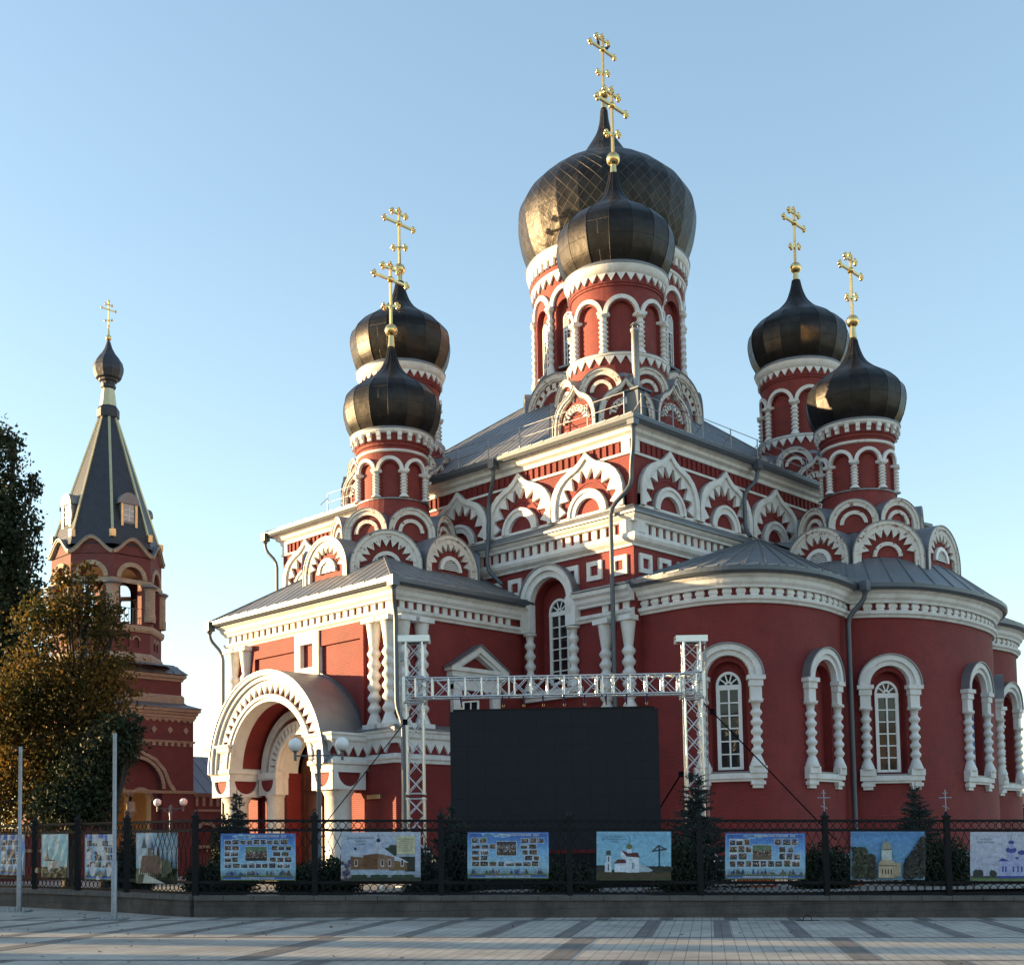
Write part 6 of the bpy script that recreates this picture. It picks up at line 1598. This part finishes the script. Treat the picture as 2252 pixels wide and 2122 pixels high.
def conifer(base, h, r, lm, label, cat="spruce", n=2600, seed=1, name="spruce", top=.0, group="small spruces inside the fence"):
    rnd = random.Random(seed); base = Vector(base); t = empty(name, base, label, cat, group); b = MB()
    whorls = int(h/.13)
    for i in range(whorls):
        f = i/whorls; z = .12+f*(h-.2); rr = r*1.15*(1-f)**.8*(.85+.3*rnd.random())+.07
        for k in range(max(5, int(15*(1-f)+4))):
            a = rnd.uniform(0, 2*PI); L = rr*rnd.uniform(.65, 1.1); d = Vector((math.cos(a), math.sin(a), 0)); s = base+Zv*(z+rnd.uniform(-.06,.06)); e = s+d*L+Zv*(L*rnd.uniform(-.05,.35))
            m = max(3, int(L/.045))
            for j in range(1, m+1):
                p = s.lerp(e, j/m); w = .045+.05*(1-j/m)
                for q in range(5):
                    v = (d*.7+Vector((rnd.gauss(0,.7), rnd.gauss(0,.7), rnd.gauss(0,.6)))).normalized(); x = v.orthogonal().normalized()*.017; ln = w*rnd.uniform(1., 1.9)
                    b.add([p-x, p+v*ln, p+x], [(0,1,2)])
    b.tube([base+Zv*(h*.9), base+Zv*(h+.05)], [.02,.006], 5); b.build("foliage", [lm], t)
    b = MB(); b.tube([base, base+Zv*h*.95], [.06+.02*r, .008], 8); b.build("trunk", [BARK], t)
for k, (px, y, d, r, lab) in enumerate(((521,1735,33.5,.5,"small spruce on the left, in front of the porch pillars"), (990,1765,33.2,.62,"spruce in front of the screen's left edge"), (1528,1688,33.2,.95,"largest spruce, in front of the right truss tower"), (2012,1722,33.8,.85,"spruce right of the fence crosses, below an apse window"), (935,1850,31.5,.6,"low spruce left of the middle collage banner"), (284,1800,36,.45,"small spruce behind the left run of the fence"), (1010,1800,32.4,.75,"wide low spruce left of the middle collage, below the screen"), (1480,1845,32,.6,"low spruce touching the left side of the largest spruce"))):
    p = at(px, y, d); conifer((p.x, p.y, GZ), p.z-GZ, r, L_SPR, lab, seed=20+k)
def shrub(px, y, d, rx, label, lm=L_THU, thin=1.0, seed=1, size=.085, cnt=7500):
    rnd = random.Random(seed); p = at(px, y, d); h = p.z-GZ; t = empty("shrub", (p.x,p.y,GZ), label, "shrub", "evergreen shrubs behind the fence"); b = MB()
    leaf_cloud(b, [((p.x,p.y,GZ+h*.5), (rx, rx, h*.52)), ((p.x+rx*.2,p.y,GZ+h*.3), (rx, rx, h*.32))], cnt, size, rnd); b.build("foliage", [lm], t); b = MB(); b.tube([(p.x,p.y,GZ),(p.x,p.y,GZ+h*.6)], [.05,.02], 6); b.build("stem", [BARK], t)
shrub(497, 1796, 38, .42, "narrow dark thuja beside the porch pillar", seed=1)
shrub(1808, 1872, 32.5, .72, "round dark shrub right of the third collage banner", seed=2, cnt=10000)
shrub(660, 1905, 32, .5, "shrub just right of the first collage banner", seed=3)
shrub(735, 1890, 31.8, .5, "dark shrub left of the wooden church banner", seed=4)
shrub(1240, 1905, 32, .75, "low wide shrub between the middle collage and the white church banner", seed=5)
shrub(1500, 1850, 31.5, .55, "dark shrub at the foot of the largest spruce", seed=6)
shrub(455, 1905, 32.5, .5, "shrub left of the first collage banner", seed=7)
shrub(2075, 1850, 33, .6, "dark shrub right of the domed church banner", seed=8)
shrub(290, 1880, 35.5, .5, "dark shrub behind the left fence corner", seed=9)

# ================================================================== small things in the yard and on the plaza
def barrier(px, y, d, L, label):
    p = at(px, y, d); t = empty("plastic_barrier", (p.x,p.y,GZ), label, "barrier", "orange plastic barriers"); b = MB(); c = Vector((p.x,p.y,GZ)); zt = .75
    b.slab(lambda a, z, q: tuple(c+RH*a+Zv*z-FH*q), [(-L/2,.0),(L/2,.0),(L/2-.05,.12),(L/2-.12,zt),(-L/2+.12,zt),(-L/2+.05,.12)], -.16, .16, 0); b.build("body", [ORANGE], t)
    b = MB(); b.obox(c+Zv*.1, RH*(L/2+.02), FH*.2, (0,0,.035)); b.obox(c+Zv*(zt+.02), RH*(L/2-.15), FH*.12, (0,0,.03)); b.build("white_band", [PLAINW], t)
barrier(1662, 1930, 34, 1.1, "orange and white plastic barrier below the third collage banner"); barrier(1875, 1930, 34, .55, "orange and white barrier left of the domed church banner")
p = at(1776, 2029, 27.9); b = MB(); c = onground(Vector((p.x, p.y, 0)))
b.tube([c+RH*(.1*math.cos(PI*k/12))+Zv*(.13*math.sin(PI*k/12)) for k in range(13)], .011, 6); b.tube([c-RH*.26+Zv*.01, c+RH*.26+Zv*.01], .01, 5)
tag(b.build("ground_hoop", [BLACKI]), "small black iron hoop standing on the light paving", "hoop")
b = MB(); rnd = random.Random(31)
for i in range(420):
    r_ = rnd.uniform(-16, 13); f_ = rnd.uniform(15, 29); f_ = min(f_, 29) if r_ > -7 else f_+rnd.uniform(0, 4)
    if rnd.random() > (.95 if r_ < -3 else .3): continue
    p = rf(r_, f_, .012); a = rnd.uniform(0, 6.3); s = rnd.uniform(.025, .06); u = RH*math.cos(a)+FH*math.sin(a); v = -RH*math.sin(a)+FH*math.cos(a)
    b.add([p-u*s, p+v*s*.6+Zv*.015*rnd.random(), p+u*s+Zv*.03*rnd.random(), p-v*s*.6], [(0,1,2,3)])
o = b.build("fallen_leaves", [leaf_mat("dry_leaves", [(.05,.035,.02),(.1,.06,.025),(.14,.08,.03)], trans=0)]); tag(o, "dry brown leaves scattered on the paving", "leaves", kind="stuff")
def bird(c, d, label):
    b = MB(); c = Vector(c); d = Vector(d).normalized()
    b.tube([c-d*.2+Zv*-.1, c-d*.1, c+d*.02+Zv*.05, c+d*.1+Zv*.12, c+d*.16+Zv*.15], [.015,.06,.085,.05,.03], 8); b.ball(c+d*.13+Zv*.18, .05, 8); b.tube([c+d*.17+Zv*.18, c+d*.24+Zv*.17], [.015,.003], 5)
    for s in (-.03,.03): b.tube([c+Zv*.0+Vector((s,s,0)), c-Zv*.12+Vector((s,s,0))], .008, 4)
    o = b.build("bird", [mat("black_feathers",(.015,.015,.018),.5)]); tag(o, label, "bird", "birds on the highest cross")
bx, by, bz = -41.55, 50.6, 42.42+2.36*1.07
bird((bx+.02, by-.38, bz+.2), (.3,-.8,0), "black bird perched on the left arm of the highest cross"); bird((bx+.02, by+.36, bz+.2), (.3,.8,0), "black bird perched right of centre on the highest cross")
# far house on the right
h0 = at(2262, 1850, 75); hs_ = empty("house", (h0.x,h0.y,GZ), "distant low house with a bright orange roof at the right photo edge", "house")
b = MB(); b.box(h0.x-3.6, h0.x+3.6, h0.y-5, h0.y+5, 0, 3.6); b.build("wall", [BTRED], hs_)
b = MB(); zt = at(2250, 1768, 75).z
b.add([(h0.x-4.1,h0.y-5.4,3.4),(h0.x+4.1,h0.y-5.4,3.4),(h0.x+4.1,h0.y+5.4,3.4),(h0.x-4.1,h0.y+5.4,3.4),(h0.x,h0.y-1.5,zt+.7),(h0.x,h0.y+1.5,zt+.7)], [(0,1,4),(1,2,5,4),(2,3,5),(3,0,4,5)]); b.build("roof", [mat("orange_roof_tiles",(.55,.16,.06),.7,var=.2,scale=4)], hs_)
# unseen buildings added out of view: first for pane reflections, then for plaza shade
SN = Vector((-math.cos(SUN_AZ), math.sin(SUN_AZ), 0)); ST_ = Vector((-math.sin(SUN_AZ), -math.cos(SUN_AZ), 0))
for x, y, rz, L_, hgt, lab in ((-4, -46, .15, 46, 13, 'long unseen building added behind the viewer for dark pane reflections'), (46, 14, 1.35, 44, 12, 'unseen building added right of the viewer for dark pane reflections')):
    bd = empty("unseen_building", (x, y, 0), lab, "building", "unseen buildings added for shade and reflections"); ux = Vector((math.cos(rz), math.sin(rz), 0)); uy = Vector((-math.sin(rz), math.cos(rz), 0)); c = Vector((x, y, 0))
    q = mat("tan_plaster", (.22,.19,.16), .85, var=.15, scale=.6)
    b = MB(); b.obox(c+Zv*hgt/2, ux*L_/2, uy*6, (0,0,hgt/2)); b.build("wall", [q], bd); b = MB(); b.obox(c+Zv*(hgt+.6), ux*(L_/2+.3), uy*6.4, (0,0,.5)); b.build("roof", [ROOF], bd); b = MB()
    for i in range(int(L_/3)):
        for k in range(int(hgt/3.2)): b.obox(c+ux*(-L_/2+1.5+3*i)+uy*6+Zv*(1.9+3.2*k), ux*.65, uy*.03, (0,0,.85))
    b.build("windows", [GLASS], bd)
PALE = mat("pale_plaster", (.45,.42,.38), .85, var=.1, scale=1)
for s0, s1, t0, hgt, lab in SHADE:  # added sun blockers; the gaps between them leave the lit strips
    c = SN*(s0+s1)/2+ST_*(t0+5); bd = empty("unseen_building", (c.x, c.y, 0), lab, "building", "unseen buildings added for shade and reflections"); b = MB()
    b.obox(c+Zv*hgt/2, SN*(s1-s0)/2, ST_*5, (0,0,hgt/2+.3)); b.build("wall", [PALE], bd); b = MB(); b.obox(c+Zv*(hgt+.15), SN*((s1-s0)/2+.02), ST_*5.15, (0,0,.15)); b.build("roof", [ROOF], bd)
    b = MB(); n = int((s1-s0)/2.6)
    for i in range(n):
        for k in range(int(hgt/3.2)):
            q = SN*(s0+(s1-s0)*(i+.5)/n)+ST_*t0+Zv*(1.8+3.2*k); b.obox(q, SN*.6, ST_*.03, (0,0,.8))
    if n: b.build("windows", [GLASS], bd)
